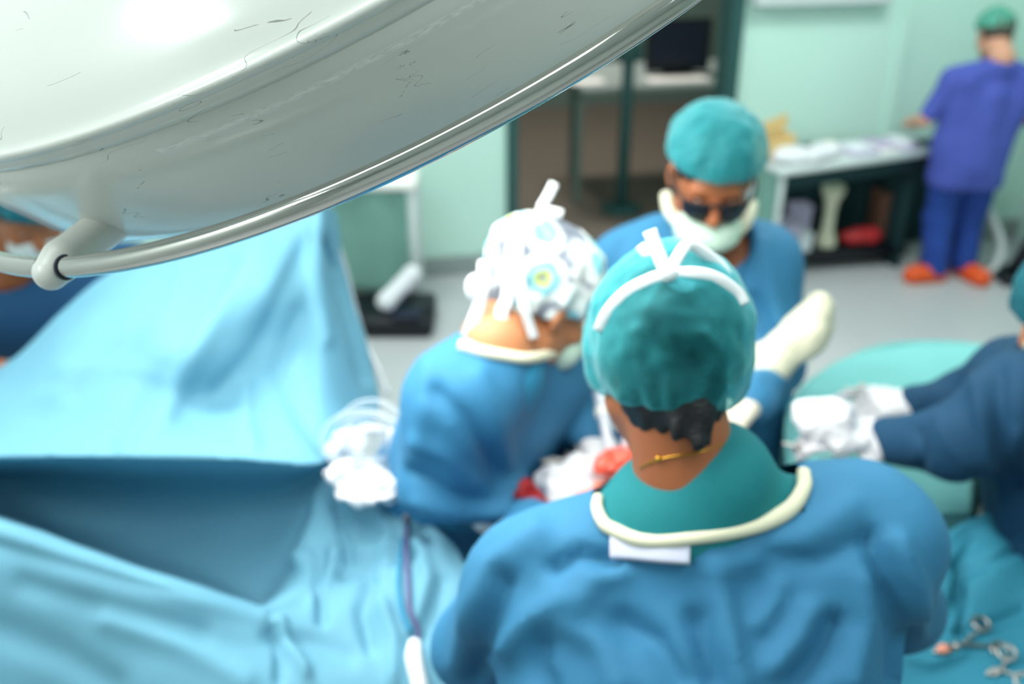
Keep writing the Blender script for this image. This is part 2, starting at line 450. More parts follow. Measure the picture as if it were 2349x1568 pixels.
def floral():
    m = mat('floral_cap_cloth', 'dfe6e3', .75, bump=.1); nt = m.node_tree; b = nt.nodes['Principled BSDF']
    tc = nt.nodes.new('ShaderNodeTexCoord'); v = nt.nodes.new('ShaderNodeTexVoronoi'); v.inputs['Scale'].default_value = 14
    v.inputs['Randomness'].default_value = .75
    nt.links.new(tc.outputs['Object'], v.inputs['Vector'])
    n = nt.nodes.new('ShaderNodeTexNoise'); n.inputs['Scale'].default_value = 70
    nt.links.new(tc.outputs['Object'], n.inputs['Vector'])
    a = nt.nodes.new('ShaderNodeMath'); a.operation = 'MULTIPLY_ADD'; a.inputs[1].default_value = .16; nt.links.new(n.outputs['Fac'], a.inputs[0]); nt.links.new(v.outputs['Distance'], a.inputs[2])
    r = nt.nodes.new('ShaderNodeValToRGB'); nt.links.new(a.outputs[0], r.inputs[0]); r.color_ramp.interpolation = 'LINEAR'
    st = [(0, '8f9596'), (.17, '8f9a90'), (.20, 'aebf55'), (.27, 'c2cf7e'), (.31, '86c6d0'), (.44, '74b8c8'), (.48, 'cfe3e3'), (.62, 'dfe6e3'), (.70, '8b94a0'), (.80, '6a7280')]
    r.color_ramp.elements[0].position = 0; r.color_ramp.elements[0].color = s2l(st[0][1]); r.color_ramp.elements[1].position = st[-1][0]; r.color_ramp.elements[1].color = s2l(st[-1][1])
    for p, c in st[1:-1]: e = r.color_ramp.elements.new(p); e.color = s2l(c)
    nt.links.new(r.outputs[0], b.inputs['Base Color']); return m
M['floral'] = floral()
def lamp_paint():
    """glossy off-white enamel with dark scratches and a pale scuffed stripe"""
    m = mat('scuffed_white_enamel', 'e0e4dd', .22, coat=.35); nt = m.node_tree; b = nt.nodes['Principled BSDF']
    tc = nt.nodes.new('ShaderNodeTexCoord'); sx = nt.nodes.new('ShaderNodeSeparateXYZ'); nt.links.new(tc.outputs['Object'], sx.inputs[0])
    def mth(op, a, b_=None, c_=None, cl=False):
        n = nt.nodes.new('ShaderNodeMath'); n.operation = op; n.use_clamp = cl
        for i, x in enumerate((a, b_, c_)):
            if x is None: continue
            if isinstance(x, (int, float)): n.inputs[i].default_value = x
            else: nt.links.new(x, n.inputs[i])
        return n.outputs[0]
    def noise(sc, det=4, vec=None, stretch=None):
        n = nt.nodes.new('ShaderNodeTexNoise'); n.inputs['Scale'].default_value = sc; n.inputs['Detail'].default_value = det
        src = tc.outputs['Object']
        if stretch:
            mp = nt.nodes.new('ShaderNodeMapping'); mp.inputs['Scale'].default_value = stretch[0]; mp.inputs['Rotation'].default_value = stretch[1]
            nt.links.new(src, mp.inputs[0]); src = mp.outputs[0]
        nt.links.new(src, n.inputs['Vector']); return n.outputs['Fac']
    # fine scratches: narrow iso-lines of stretched noise, only where a second noise allows
    l1 = mth('LESS_THAN', mth('ABSOLUTE', mth('SUBTRACT', noise(16, 2, stretch=((.5, .5, 2.6), (.5, .3, .7))), .5)), .0018)
    g1 = mth('GREATER_THAN', noise(22, 1), .60)
    l2 = mth('LESS_THAN', mth('ABSOLUTE', mth('SUBTRACT', noise(75, 3, stretch=((.5, .5, 2), (.4, .2, .3))), .5)), .006)
    g2 = mth('GREATER_THAN', noise(11, 1), .69)
    sp = mth('GREATER_THAN', noise(240, 2), .765)
    g3 = mth('GREATER_THAN', noise(9, 2), .58)
    dark = mth('ADD', mth('ADD', mth('MULTIPLY', l1, g1), mth('MULTIPLY', l2, g2)), mth('MULTIPLY', sp, g3), cl=True)
    dark = mth('MULTIPLY', dark, .6)
    # pale scuffed stripe running round the side
    w = mth('SUBTRACT', 1, mth('DIVIDE', mth('ABSOLUTE', mth('SUBTRACT', sx.outputs['Z'], .0630)), .0036), cl=True)
    st = mth('MULTIPLY', w, mth('MULTIPLY', mth('SUBTRACT', noise(120, 6, stretch=((1, 1, 4), (0, 0, 0))), .38), 4, cl=True))
    st = mth('MULTIPLY', st, mth('GREATER_THAN', noise(3.2, 0), .36))
    m1 = nt.nodes.new('ShaderNodeMix'); m1.data_type = 'RGBA'; m1.inputs['A'].default_value = s2l('e0e4dd'); m1.inputs['B'].default_value = s2l('2e3434')
    nt.links.new(dark, m1.inputs['Factor'])
    m2 = nt.nodes.new('ShaderNodeMix'); m2.data_type = 'RGBA'; m2.inputs['B'].default_value = s2l('fdfaf7')
    nt.links.new(m1.outputs['Result'], m2.inputs['A']); nt.links.new(st, m2.inputs['Factor']); nt.links.new(m2.outputs['Result'], b.inputs['Base Color'])
    ro = mth('MULTIPLY_ADD', st, .5, .2); nt.links.new(ro, b.inputs['Roughness'])
    return m
M['lamp'] = lamp_paint()

# ------------------------------------------------------------------ the room (turned 10 degrees to the camera)
YAW = rad(10); WD = np.array([math.cos(YAW), math.sin(YAW), 0]); WN = np.array([math.sin(YAW), -math.cos(YAW), 0]); WB = np.array([0.02, 5.10, 0])
RW = np.stack([WD, -WN, [0, 0, 1]])
def W(s, o, z): return WB+WD*s+WN*o+np.array([0, 0, z])          # along the back wall, out from it, height
def wbox(name, s0, s1, o0, o1, z0, z1, m, parent=None, bev=.003):
    v, f = mesh_box(W((s0+s1)/2, (o0+o1)/2, (z0+z1)/2), ((s1-s0)/2, abs(o1-o0)/2, (z1-z0)/2), RW, bev)
    return link(name, v, f, m, parent, None if parent else W((s0+s1)/2, (o0+o1)/2, z0), smooth=False)
SL, SR, DW = -3.0, 3.05, 1.12
struct(wbox('floor', SL, SR, 0, 7.2, -.1, 0, M['floor_vinyl']))
struct(wbox('ceiling', SL, SR, 0, 7.2, 3.0, 3.1, M['ceiling']))
v1 = mesh_box(W(SL/2, -.06, 1.5), (-SL/2, .06, 1.5), RW); v2 = mesh_box(W((DW+SR)/2, -.06, 1.5), ((SR-DW)/2, .06, 1.5), RW); v3 = mesh_box(W(DW/2, -.06, 2.6), (DW/2, .06, .4), RW)
struct(link('wall_back', *join(v1, v2, v3), M['wall_green'], smooth=False))
struct(wbox('wall_right', SR, SR+.1, 0, 7.2, 0, 3.0, M['wall_green']))
struct(wbox('wall_front', SL, SR, 7.2, 7.3, 0, 3.0, M['wall_grey']))
struct(wbox('wall_left', SL-.1, SL, 0, 7.2, 0, 3.0, M['wall_grey']))
struct(wbox('baseboard_back', SL, -.07, .0, .02, 0, .11, M['grey_trim'])); struct(wbox('baseboard_right', DW+.08, SR, .0, .02, 0, .11, M['grey_trim']))
dr = struct(link('door_1', *join(mesh_box(W(-.02, -.06, 1.1), (.03, .08, 1.1), RW), mesh_box(W(DW+.03, -.06, 1.1), (.035, .085, 1.1), RW), mesh_box(W(DW/2, -.06, 2.22), (DW/2+.06, .08, .03), RW)), M['jamb'], smooth=False))
struct(wbox('trim_1', 2.06, 2.12, 0, .025, 0, 3.0, M['wall_green']))
# the darker room behind the doorway
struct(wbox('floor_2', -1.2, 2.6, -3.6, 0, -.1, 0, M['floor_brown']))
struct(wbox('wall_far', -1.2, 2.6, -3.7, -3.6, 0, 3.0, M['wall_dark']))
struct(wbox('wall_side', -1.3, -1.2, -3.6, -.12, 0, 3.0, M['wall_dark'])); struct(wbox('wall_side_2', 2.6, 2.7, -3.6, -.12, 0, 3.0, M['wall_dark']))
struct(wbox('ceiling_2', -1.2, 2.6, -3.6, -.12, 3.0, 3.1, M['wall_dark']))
area('far_room_fill_light', tuple(W(.6, -2.0, 2.9)), tuple(W(.6, -2.0, 0)), 1.1, 70, (1.0, .95, .88), 'RECTANGLE', .5)  # added unseen fill that brightens the room beyond the doorway
CLP = 'recessed ceiling light panels'
for i, (px_, py_, pw_) in enumerate(PANELS):
    t = thing('ceiling_light', 'square flat lit panel set in the white ceiling out of the picture', 'ceiling light', (px_, py_, 2.95), CLP)
    link('diffuser', *mesh_box((px_, py_, 2.965), (.57, .27, .012)), M['panel'], t, smooth=False)
    link('frame', *join(*[mesh_box((px_+a, py_+b, 2.97), (c, d, .03)) for a, b, c, d in ((-.6, 0, .03, .33), (.6, 0, .03, .33), (0, -.3, .57, .03), (0, .3, .57, .03))]), M['pale_metal'], t, smooth=False)

# ------------------------------------------------------------------ surgical lamp
def lamp_axes(n):
    e1 = nrm(np.cross(n, [0, 1, 0.])); return e1, np.cross(n, e1)
def build_lamp(c, n, label, ang0, group=None, detail=True):
    e1, e2 = lamp_axes(n); R = np.stack([e1, e2, n], 1)
    root = thing('surgical_lamp', label, 'operating lamp', c, group)
    root.rotation_mode = 'QUATERNION'; root.rotation_quaternion = Matrix(R.tolist()).to_quaternion()
    ORG[root] = np.zeros(3)                     # parts below are in the lamp's own frame
    dome = [(.485, -.040), (.515, -.0435), (.527, -.038), (.537, -.024), (.553, .015), (.563, .048), (.5702, .0788), (.5694, .0794), (.5694, .0804), (.5712, .0812), (.5725, .0885), (.5735, .0905), (.5735, .0915), (.5770, .0935), (.5782, .0965), (.5770, .0995), (.5735, .1015),
            (.5690, .1065), (.5630, .1140), (.5540, .1250), (.5380, .1420), (.505, .172), (.445, .215), (.365, .256), (.265, .290), (.14, .312), (.004, .318)]
    P = []
    for a, b in zip(dome[:-1], dome[1:]): P += [a, ((a[0]+b[0])/2, (a[1]+b[1])/2)]
    P.append(dome[-1])
    link('dome', *lathe(P[::1], 200), M['lamp'], root)
    link('lens', *lathe([(.004, -.052), (.25, -.050), (.43, -.046), (.485, -.040)], 96), M['lamp_glass'], root)
    ring = [(.60*math.cos(a), .60*math.sin(a), 0) for a in np.linspace(0, 2*math.pi, 220, endpoint=False)]
    hr = link('handrail', *tube(ring, .0092, 20, n=1, closed=True, nref=(0, 0, 1)), M['chrome'], root)
    for k in range(3):
        a = ang0+k*math.pi*2/3; d = np.array([math.cos(a), math.sin(a), 0]); t = np.array([-math.sin(a), math.cos(a), 0])
        s = S().add(rc(d*.530+[0, 0, -.010], d*.590, .0180, .0172)).add(rc(d*.590, d*.606, .0172, .0150), .004)
        br = link('bracket', *s.mesh(.0028, .01), M['white_plastic'], root)
        for sg in (-1, 1):
            link('grommet', *tube([d*.60+t*sg*.0158+(d*math.cos(q)+np.array([0, 0, 1])*math.sin(q))*.0098 for q in np.linspace(0, 2*math.pi, 20, endpoint=False)], .0012, 8, n=2, closed=True), M['rubber'], br)
    link('hub', *lathe([(.004, .36), (.05, .358), (.055, .352), (.055, .30), (.05, .29)], 40), M['white_plastic'], root)
    # the suspension arm, up to the ceiling plate
    Rt = R.T; up = Rt@np.array([0, 0, 1.]); h0 = np.array([0, 0, .35]); L = 2.99-(c[2]+(R@h0)[2])
    link('suspension_arm', *tube([h0, h0+up*L*.35, h0+up*L], .025, 16, n=4), M['white_plastic'], root)
    b = h0+up*L
    link('ceiling_plate', *cyl(b-up*.04, b+up*.005, .11), M['white_plastic'], root)
    return root
e1_, e2_ = lamp_axes(LN)
aa = np.linspace(0, 2*math.pi, 3000)
pp = LC+.60*(np.cos(aa)[:, None]*e1_+np.sin(aa)[:, None]*e2_)
qq = proj(pp); ok = np.linalg.norm(pp-EYE, axis=1) < 1.1
ANG = aa[ok][np.argmin(np.linalg.norm(qq[ok]-np.array([128, 624]), axis=1))]
build_lamp(LC, LN, 'large scuffed white surgical lamp head with a curved chrome handrail hanging close in front', ANG)

# ------------------------------------------------------------------ big blue drape
ROWS = [
 [(-300,1000,1.90),(0,866,1.98),(150,735,2.06),(290,626,2.10),(450,560,2.14),(600,520,2.17),(700,492,2.17),(745,492,2.16),(775,505,2.42)],
 [(-300,1000,1.75),(0,872,1.85),(150,742,1.95),(290,634,2.00),(450,570,2.05),(600,530,2.08),(700,502,2.10),(742,510,2.08),(780,540,2.36)],
 [(-300,1010,1.68),(0,905,1.76),(150,800,1.80),(290,720,1.85),(450,670,1.87),(600,650,1.84),(690,640,1.93),(740,650,1.98),(803,650,2.25)],
 [(-300,1020,1.62),(0,950,1.66),(150,880,1.69),(290,830,1.71),(435,800,1.655),(600,790,1.78),(700,790,1.82),(762,800,1.86),(850,800,2.10)],
 [(-300,1032,1.56),(0,1000,1.57),(150,970,1.58),(320,945,1.555),(450,930,1.615),(600,920,1.665),(700,920,1.67),(768,930,1.71),(872,930,1.92)],
 [(-300,1045,1.43),(0,1038,1.43),(150,1036,1.43),(290,1036,1.43),(450,1036,1.43),(600,1042,1.44),(700,1048,1.46),(765,1040,1.52),(820,1010,1.66)],
 [(-300,1064,1.425),(0,1054,1.425),(150,1052,1.425),(290,1052,1.425),(450,1054,1.425),(600,1062,1.435),(700,1068,1.46),(755,1060,1.53),(815,1040,1.62)],
 [(-300,1090,1.60),(0,1095,1.61),(150,1105,1.61),(290,1115,1.61),(450,1125,1.61),(600,1130,1.60),(690,1105,1.58),(750,1085,1.55),(822,1075,1.60)],
 [(-300,1110,1.50),(0,1172,1.53),(150,1222,1.53),(290,1270,1.52),(450,1315,1.50),(590,1350,1.44),(690,1230,1.47),(760,1160,1.49),(850,1130,1.52)],
 [(-300,1120,1.25),(0,1195,1.23),(150,1247,1.23),(290,1298,1.23),(450,1345,1.23),(600,1385,1.26),(735,1310,1.36),(850,1250,1.42),(1000,1210,1.42)],
 [(-300,1180,1.17),(0,1260,1.16),(150,1300,1.16),(290,1340,1.165),(450,1375,1.18),(600,1405,1.22),(745,1370,1.30),(870,1320,1.34),(1060,1280,1.35)],
 [(-300,1330,1.08),(0,1400,1.10),(150,1425,1.11),(290,1440,1.12),(450,1455,1.14),(600,1470,1.17),(755,1450,1.22),(890,1420,1.25),(1090,1390,1.27)],
 [(-300,1700,0.98),(0,1700,1.00),(150,1700,1.02),(290,1700,1.03),(450,1700,1.04),(600,1700,1.05),(760,1700,1.07),(910,1700,1.09),(1120,1700,1.10)],
]
rows = [[A(*p) for p in r] for r in ROWS]
back = [p+np.array([0, .12, -.35]) for p in rows[0]]
rows = [back]+rows
rows.append([p+np.array([0, -.02, -.35]) for p in rows[-1]])
V, Fc = loft(rows, 22, 16)
DL = [
 ([(520,600),(430,740),(345,900),(285,1010)], 26, -0.0140), ([(600,560),(520,690),(440,820),(380,960)], 24, 0.0098),
 ([(700,560),(640,700),(590,800),(500,900)], 22, -0.0112), ([(690,720),(640,850),(700,960),(752,1020)], 26, -0.0140),
 ([(720,520),(725,640),(745,780)], 16, 0.0112), ([(760,560),(800,720),(840,860)], 18, -0.0196), ([(560,880),(565,960),(580,1020)], 18, 0.0084),
 ([(150,850),(260,840),(360,860)], 24, 0.0056), ([(0,930),(120,900),(250,800),(330,700)], 30, 0.0070), ([(380,640),(300,780),(180,900)], 24, -0.0084),
 ([(0,1225),(200,1290),(420,1365),(600,1410)], 20, 0.0084), ([(60,1340),(260,1400),(460,1450)], 28, -0.0084), ([(250,1420),(420,1480),(560,1560)], 30, 0.0098),
 ([(0,1440),(150,1500),(260,1568)], 36, -0.0112),
 ([(700,1180),(640,1300),(600,1370)], 22, -0.0084), ([(745,1110),(720,1200),(690,1290)], 20, 0.0140), ([(770,1160),(790,1230),(800,1280)], 15, -0.0196),
 ([(700,1290),(790,1270),(900,1250)], 18, 0.0112), ([(720,1380),(760,1300),(800,1220)], 18, 0.0112), ([(740,1420),(730,1340),(740,1280)], 14, -0.0168),
 ([(790,1320),(860,1290),(950,1270)], 15, -0.0140), ([(850,1480),(830,1400),(850,1330)], 18, -0.0168), ([(900,1560),(905,1470),(880,1390)], 16, 0.0140),
 ([(800,1500),(700,1470),(620,1460)], 22, -0.0112), ([(950,1480),(990,1400),(1010,1330)], 18, -0.0168), ([(960,1250),(985,1330),(960,1420)], 18, 0.0140),
 ([(640,1430),(660,1480),(700,1540)], 14, 0.0168), ([(630,1440),(645,1500),(640,1560)], 12, -0.0140), ([(880,1180),(890,1230),(880,1290)], 16, 0.0098),
]
V = folds(V, Fc, DL, .004, (7, 7, 7), 3)
drape = link('surgical_drape', *cloth_sheet(V, Fc, .003), M['drape'], base=(-.5, 1.5, .7))
tag(drape, 'huge light blue surgical drape tented over a screen with a deep dark fold', 'drape')
# the table that carries it (covered in the photo)
tb = thing('operating_table', 'operating table hidden beneath the big light blue drape', 'table', (-.62, 1.72, 0))
link('tabletop', *mesh_box((-.68, 1.68, .80), (.32, .28, .03), bev=.015), M['black'], tb)
link('column', *cyl((-.68, 1.72, .12), (-.68, 1.72, .78), .11), M['steel'], tb)
link('base', *mesh_box((-.68, 1.72, .06), (.28, .22, .06), bev=.03), M['pale_metal'], tb)
link('screen_frame', *tube([(-.95, 1.98, .80), (-.95, 2.06, 1.15), (-.50, 2.10, 1.24), (-.42, 2.10, .80)], .011, 10), M['steel'], tb)

# ------------------------------------------------------------------ people
def hand_prims(w, d, n, side, curl=(.5, .6, .7, .8), sc=1.0, grow=0.0, thumb=.5):
    """palm and five unequal bent fingers: w wrist, d towards the knuckles, n out of the palm, side = +-1 where the thumb sits"""
    d = nrm(d); n = nrm(np.asarray(n, float)-d*(np.asarray(n, float)@d)); s = np.cross(d, n)*side; w = np.asarray(w, float); out = []
    lat = (.030, .010, -.010, -.029); ln = ((.043, .026, .021), (.047, .030, .022), (.043, .028, .021), (.034, .021, .019)); kn = (.088, .092, .086, .078)
    out.append((rc(w-d*.03*sc, w+d*.012*sc, (.026+grow)*sc, (.025+grow)*sc), .012))
    for i in range(4):
        k = w+(d*kn[i]+s*lat[i])*sc; out.append((rc(w+(d*.012+s*lat[i]*.55)*sc, k, (.0155+grow)*sc, (.0118+grow)*sc), .014))
        a = 0; p = k; sp = s*(lat[i]*1.6)
        for j in range(3):
            a += curl[i]*(.85, 1.1, .75)[j]; v = nrm(d*math.cos(a)+n*math.sin(a)+sp); q = p+v*ln[i][j]*sc
            r1 = (.0098, .0090, .0082)[j]; r2 = (.0090, .0082, .0072)[j]
            if i == 3: r1 *= .88; r2 *= .88
            out.append((rc(p, q, (r1+grow)*sc, (r2+grow)*sc), .004)); p = q
    t0 = w+(d*.020+s*.020+n*.006)*sc; t1 = t0+nrm(d*.55+s*.72+n*(.25+.3*thumb))*.044*sc
    t2 = t1+nrm(d*.85+s*.22+n*(.2+.8*thumb))*.031*sc; t3 = t2+nrm(d*.9-s*.1+n*(.1+1.0*thumb))*.025*sc
    out += [(rc(t0, t1, (.0165+grow)*sc, (.012+grow)*sc), .012), (rc(t1, t2, (.0112+grow)*sc, (.0098+grow)*sc), .005), (rc(t2, t3, (.0098+grow)*sc, (.0082+grow)*sc), .004)]
    return out
def head_prims(c, R, sc=1.0):
    r, f, u = R; c = np.asarray(c, float); p = lambda x, y, z: c+(r*x+f*y+u*z)*sc; o = []
    o.append((1, el(p(0, -.012, .035), R, np.array((.075, .096, .086))*sc), .02))
    o.append((1, el(p(0, .030, -.022), R, np.array((.062, .062, .088))*sc), .025))
    o.append((1, rc(p(-.045, .01, -.055), p(-.012, .066, -.098), .026*sc, .018*sc), .02)); o.append((1, rc(p(.045, .01, -.055), p(.012, .066, -.098), .026*sc, .018*sc), .02))
    o.append((1, rc(p(-.012, .075, -.100), p(.012, .075, -.100), .016*sc, .016*sc), .015))
    o.append((1, rc(p(-.036, .074, .030), p(.036, .074, .030), .013*sc, .013*sc), .012))
    for s in (-1, 1):
        o.append((-1, el(p(s*.031, .094, .010), R, np.array((.018, .014, .012))*sc), .012))
        o.append((1, el(p(s*.044, .066, -.020), R, np.array((.020, .018, .016))*sc), .014))
        o.append((1, el(p(s*.078, -.006, -.004), np.stack([nrm(r+f*s*.5), nrm(f-r*s*.5), u]), np.array((.007, .020, .033))*sc), .006))
    o.append((1, rc(p(0, .086, .018), p(0, .106, -.022), .008*sc, .0125*sc), .008)); o.append((1, rc(p(-.012, .094, -.028), p(.012, .094, -.028), .008*sc, .008*sc), .006))
    o.append((1, rc(p(-.016, .088, -.056), p(.016, .088, -.056), .0075*sc, .0075*sc), .006)); o.append((1, rc(p(-.014, .086, -.068), p(.014, .086, -.068), .008*sc, .008*sc), .006))
    o.append((-1, rc(p(-.02, .098, -.0620), p(.02, .098, -.0620), .0025*sc, .0025*sc), .004))
    return o
def limbs(J):
    lat = nrm((J['shr']-J['shl'])*[1, 1, 0]); pel = J['pel']; fw = np.cross([0, 0, 1], lat)
    for s, n in ((-1, 'l'), (1, 'r')):
        J['hip'+n] = pel+lat*s*.085; fx = J.get('foot'+n)
        J['ank'+n] = np.array([*(fx[:2] if fx is not None else (pel+lat*s*.11)[:2]), .075])
        J['kne'+n] = (J['hip'+n]+J['ank'+n])*.5+fw*.04
        J['toe'+n] = J['ank'+n]+fw*.17+np.array([0, 0, -.045])
    J['lat'] = lat; J['fw'] = fw; J['chest'] = (J['shl']+J['shr'])*.5*.55+J['neck']*.2+pel*.25
    return J
def body_sdf(J, hands, sc=1.0, hd=1.0):
    s = S()
    for sg, f, k in head_prims(J['head'], J['R'], hd): (s.add if sg > 0 else s.cut)(f, k)
    hc = J['head']-J['R'][1]*.03*hd-J['R'][2]*.05*hd
    s.add(rc(hc, J['neck'], .054*hd, .062*hd), .02)
    for n in 'lr':
        s.add(rc(J['neck']-[0, 0, .04], J['sh'+n]-[0, 0, .015], .044*sc, .042*sc), .03)
        s.add(rc(J['sh'+n]*.65+J['chest']*.35, J['hip'+n], .066*sc, .080*sc), .03)
        s.add(rc(J['sh'+n]-[0, 0, .01], J['el'+n], .044*sc, .038*sc), .02); s.add(rc(J['el'+n], J['wr'+n], .040*sc, .025*sc), .015)
        s.add(rc(J['hip'+n], J['kne'+n], .082*sc, .055*sc), .03); s.add(rc(J['kne'+n], J['ank'+n], .054*sc, .036*sc), .02)
        s.add(rc(J['ank'+n]-[0, 0, .03], J['toe'+n], .040*sc, .030*sc), .02)
    for h in hands:
        for f, k in hand_prims(**h): s.add(f, k)
    return s
def gown_sdf(J, grow=0.0, skirt=True, sleeve=('l', 'r'), sc=1.0, cuff=.0, frac=1.0):
    s = S(); g = grow
    for n in 'lr':
        s.add(rc(J['neck']-[0, 0, .045], J['sh'+n], (.062+g)*sc, (.068+g)*sc), .05)
        s.add(rc(J['sh'+n]*.72+J['chest']*.28, J['hip'+n]+[0, 0, .12], (.095+g)*sc, (.115+g)*sc), .06)
        if skirt: s.add(rc(J['hip'+n]+[0, 0, .1], (J['kne'+n]*.45+J['ank'+n]*.55), (.12+g)*sc, (.16+g)*sc), .06)
        else: s.add(rc(J['hip'+n]+[0, 0, .12], J['hip'+n]-[0, 0, .03], (.115+g)*sc, (.12+g)*sc), .06)
    s.add(rc(J['chest'], J['pel']+[0, 0, .05], (.12+g)*sc, (.15+g)*sc), .06)
    for n in sleeve:
        e = J['sh'+n]+(J['el'+n]-J['sh'+n])*min(1, frac); s.add(rc(J['sh'+n], e, (.072+g)*sc, (.060+g)*sc), .035)
        if frac > 1: s.add(rc(J['el'+n], J['el'+n]+(J['wr'+n]-J['el'+n])*.96, (.060+g)*sc, (.042+g)*sc), .03)
    return s
def cap_mesh(c, R, rr, pn, pd, h=.005, off=(0, -.005, .045), wr=.0035, seed=5, band=None, puff=None):
    """open bouffant cap: an ellipsoid over the skull, cut by the plane pn . x > pd in head axes"""
    r, f, u = R; cc = c+r*off[0]+f*off[1]+u*off[2]; n = nrm(r*pn[0]+f*pn[1]+u*pn[2])
    s = S().add(el(cc, R, rr))
    if puff: s.add(el(c+r*puff[0][0]+f*puff[0][1]+u*puff[0][2], R, puff[1]), .03)
    s.half(c+n*pd, n)
    V, Fc = s.mesh(h)
    keep = ((V-c)@n) > pd+h*.9; Fc = Fc[keep[Fc].all(1)]
    us = np.unique(Fc); mp = np.full(len(V), -1); mp[us] = np.arange(len(us)); V = V[us]; Fc = mp[Fc]
    N = vnormals(V, Fc); L = (V-cc); az = np.arctan2(L@f, L@r); up_ = np.clip(1-((V-c)@n-pd)/.10, 0, 1)
    d = wr*(vnoise(V*34, seed)+.6*vnoise(V*70, seed+1))+.0035*up_*vnoise(np.stack([np.cos(az)*5, np.sin(az)*5, 0*az], 1), seed+2)*1.8-.006*np.clip(1-((V-c)@n-pd)/.012, 0, 1)
    return V+N*d[:, None], Fc
def glove(w, m, parent, **k):
    s = S()
    for f, kk in hand_prims(w, grow=.0022, **k): s.add(f, kk)
    s.add(rc(np.asarray(w)-nrm(k['d'])*.075, np.asarray(w)-nrm(k['d'])*.01, .034, .029), .012)
    return link('glove', *s.mesh(.0032, .012), m, parent)
PEOPLE = []
def person(label, J, skin, hands=(), hd=1.0, sc=1.0, h=.0065, group=None):
    limbs(J); V, Fc = body_sdf(J, hands, sc, hd).mesh(h)
    o = link('person', V, Fc, skin, base=(J['pel'][0], J['pel'][1], 0)); tag(o, label, 'person', group); PEOPLE.append((o, J)); return o
def hair_mesh(c, R, rr, cuts, off=(0, -.016, .038), tufts=(), h=.005):
    r, f, u = R; s = S().add(el(c+r*off[0]+f*off[1]+u*off[2], R, rr))
    for a, b, r1, r2 in tufts: s.add(rc(c+a[0]*r+a[1]*f+a[2]*u, c+b[0]*r+b[1]*f+b[2]*u, r1, r2), .012)
    for pn, pd in cuts: s.half(c+nrm(pn[0]*r+pn[1]*f+pn[2]*u)*pd, nrm(pn[0]*r+pn[1]*f+pn[2]*u))
    V, Fc = s.mesh(h); N = vnormals(V, Fc); return V+N*(.0025*vnoise(V*[110, 110, 40], 9))[:, None], Fc
def eyes(c, R, parent):
    r, f, u = R
    for s in (-1, 1): link('eye', *ball(c+r*s*.031+f*.067+u*.008, .0118), M['paper'], parent)

# --- surgeon seen from behind, nearest
J = dict(head=A(1530, 812, 1.03), R=frame((-.08, .80, -.58), (.03, .58, .80)), neck=A(1578, 1105, .955),
         shl=A(1222, 1345, .95), shr=A(1990, 1232, .95), ell=np.array([-.045, 1.06, 1.13]), wrl=np.array([.035, 1.36, 1.115]),
         elr=A(2045, 1390, 1.06), wrr=np.array([.20, 1.40, 1.13]), pel=np.array([.2, .70, .95]))
hl = dict(w=J['wrl'], d=(.45, .75, -.15), n=(.5, -.1, -.85), side=-1, curl=(.35, .45, .5, .55))
hr = dict(w=J['wrr'], d=(-.75, .55, -.05), n=(-.1, .3, -.95), side=1, curl=(.3, .5, .6, .7))
p1 = person('surgeon seen from behind in front, teal bouffant cap tied with white tape and blue gown', J, M['skin_brown'], (hl, hr))
R1 = J['R']; c1 = J['head']
link('hair', *hair_mesh(c1, R1, (.081, .098, .086), [((0, -.0, 1), -.118), ((0, -1, .1), -.030)], tufts=[((0, -.030, -.03), (0, -.033, -.048), .0615, .0600), ((.008, -.084, -.06), (.012, -.086, -.112), .013, .006), ((.022, -.082, -.06), (.026, -.083, -.106), .012, .006), ((-.012, -.084, -.06), (-.008, -.086, -.102), .012, .006)]), M['hair'], p1)
cp = link('cap', *cap_mesh(c1, R1, (.0965, .118, .118), (0, -.30, 1), -.056, .0045, off=(0, -.012, .013), wr=.003), M['cap_teal'], p1)
G_ = gown_sdf(J, -.062, sleeve=()); G_.bb = (J['pel']-.5, J['neck']+.2); sc_ = S().add(G_)
for n in 'lr': sc_.add(rc(J['neck']-[0, 0, .045], J['sh'+n]*.75+J['neck']*.25-[0, 0, .006], .062, .058), .05)
sc_.add(rc(J['neck']-[0, 0.005, .09], J['neck']-[0, 0, .05], .056, .060), .05)
sc_.add(rc(J['neck']-[0, 0, .05], J['neck']+[.028, 0, .0], .088, .074), .03)
scr = link('scrub_top', *sc_.mesh(.010), M['scrub_teal'], p1)
gs = gown_sdf(J, .004, frac=2); gs.add(rc(J['shl'], J['shr'], .055, .055), .06); gs.add(rc(J['neck']-[0, 0.005, .16], J['neck']-[0, 0, .05], .075, .072), .05)
V, Fc = gs.mesh(.010)
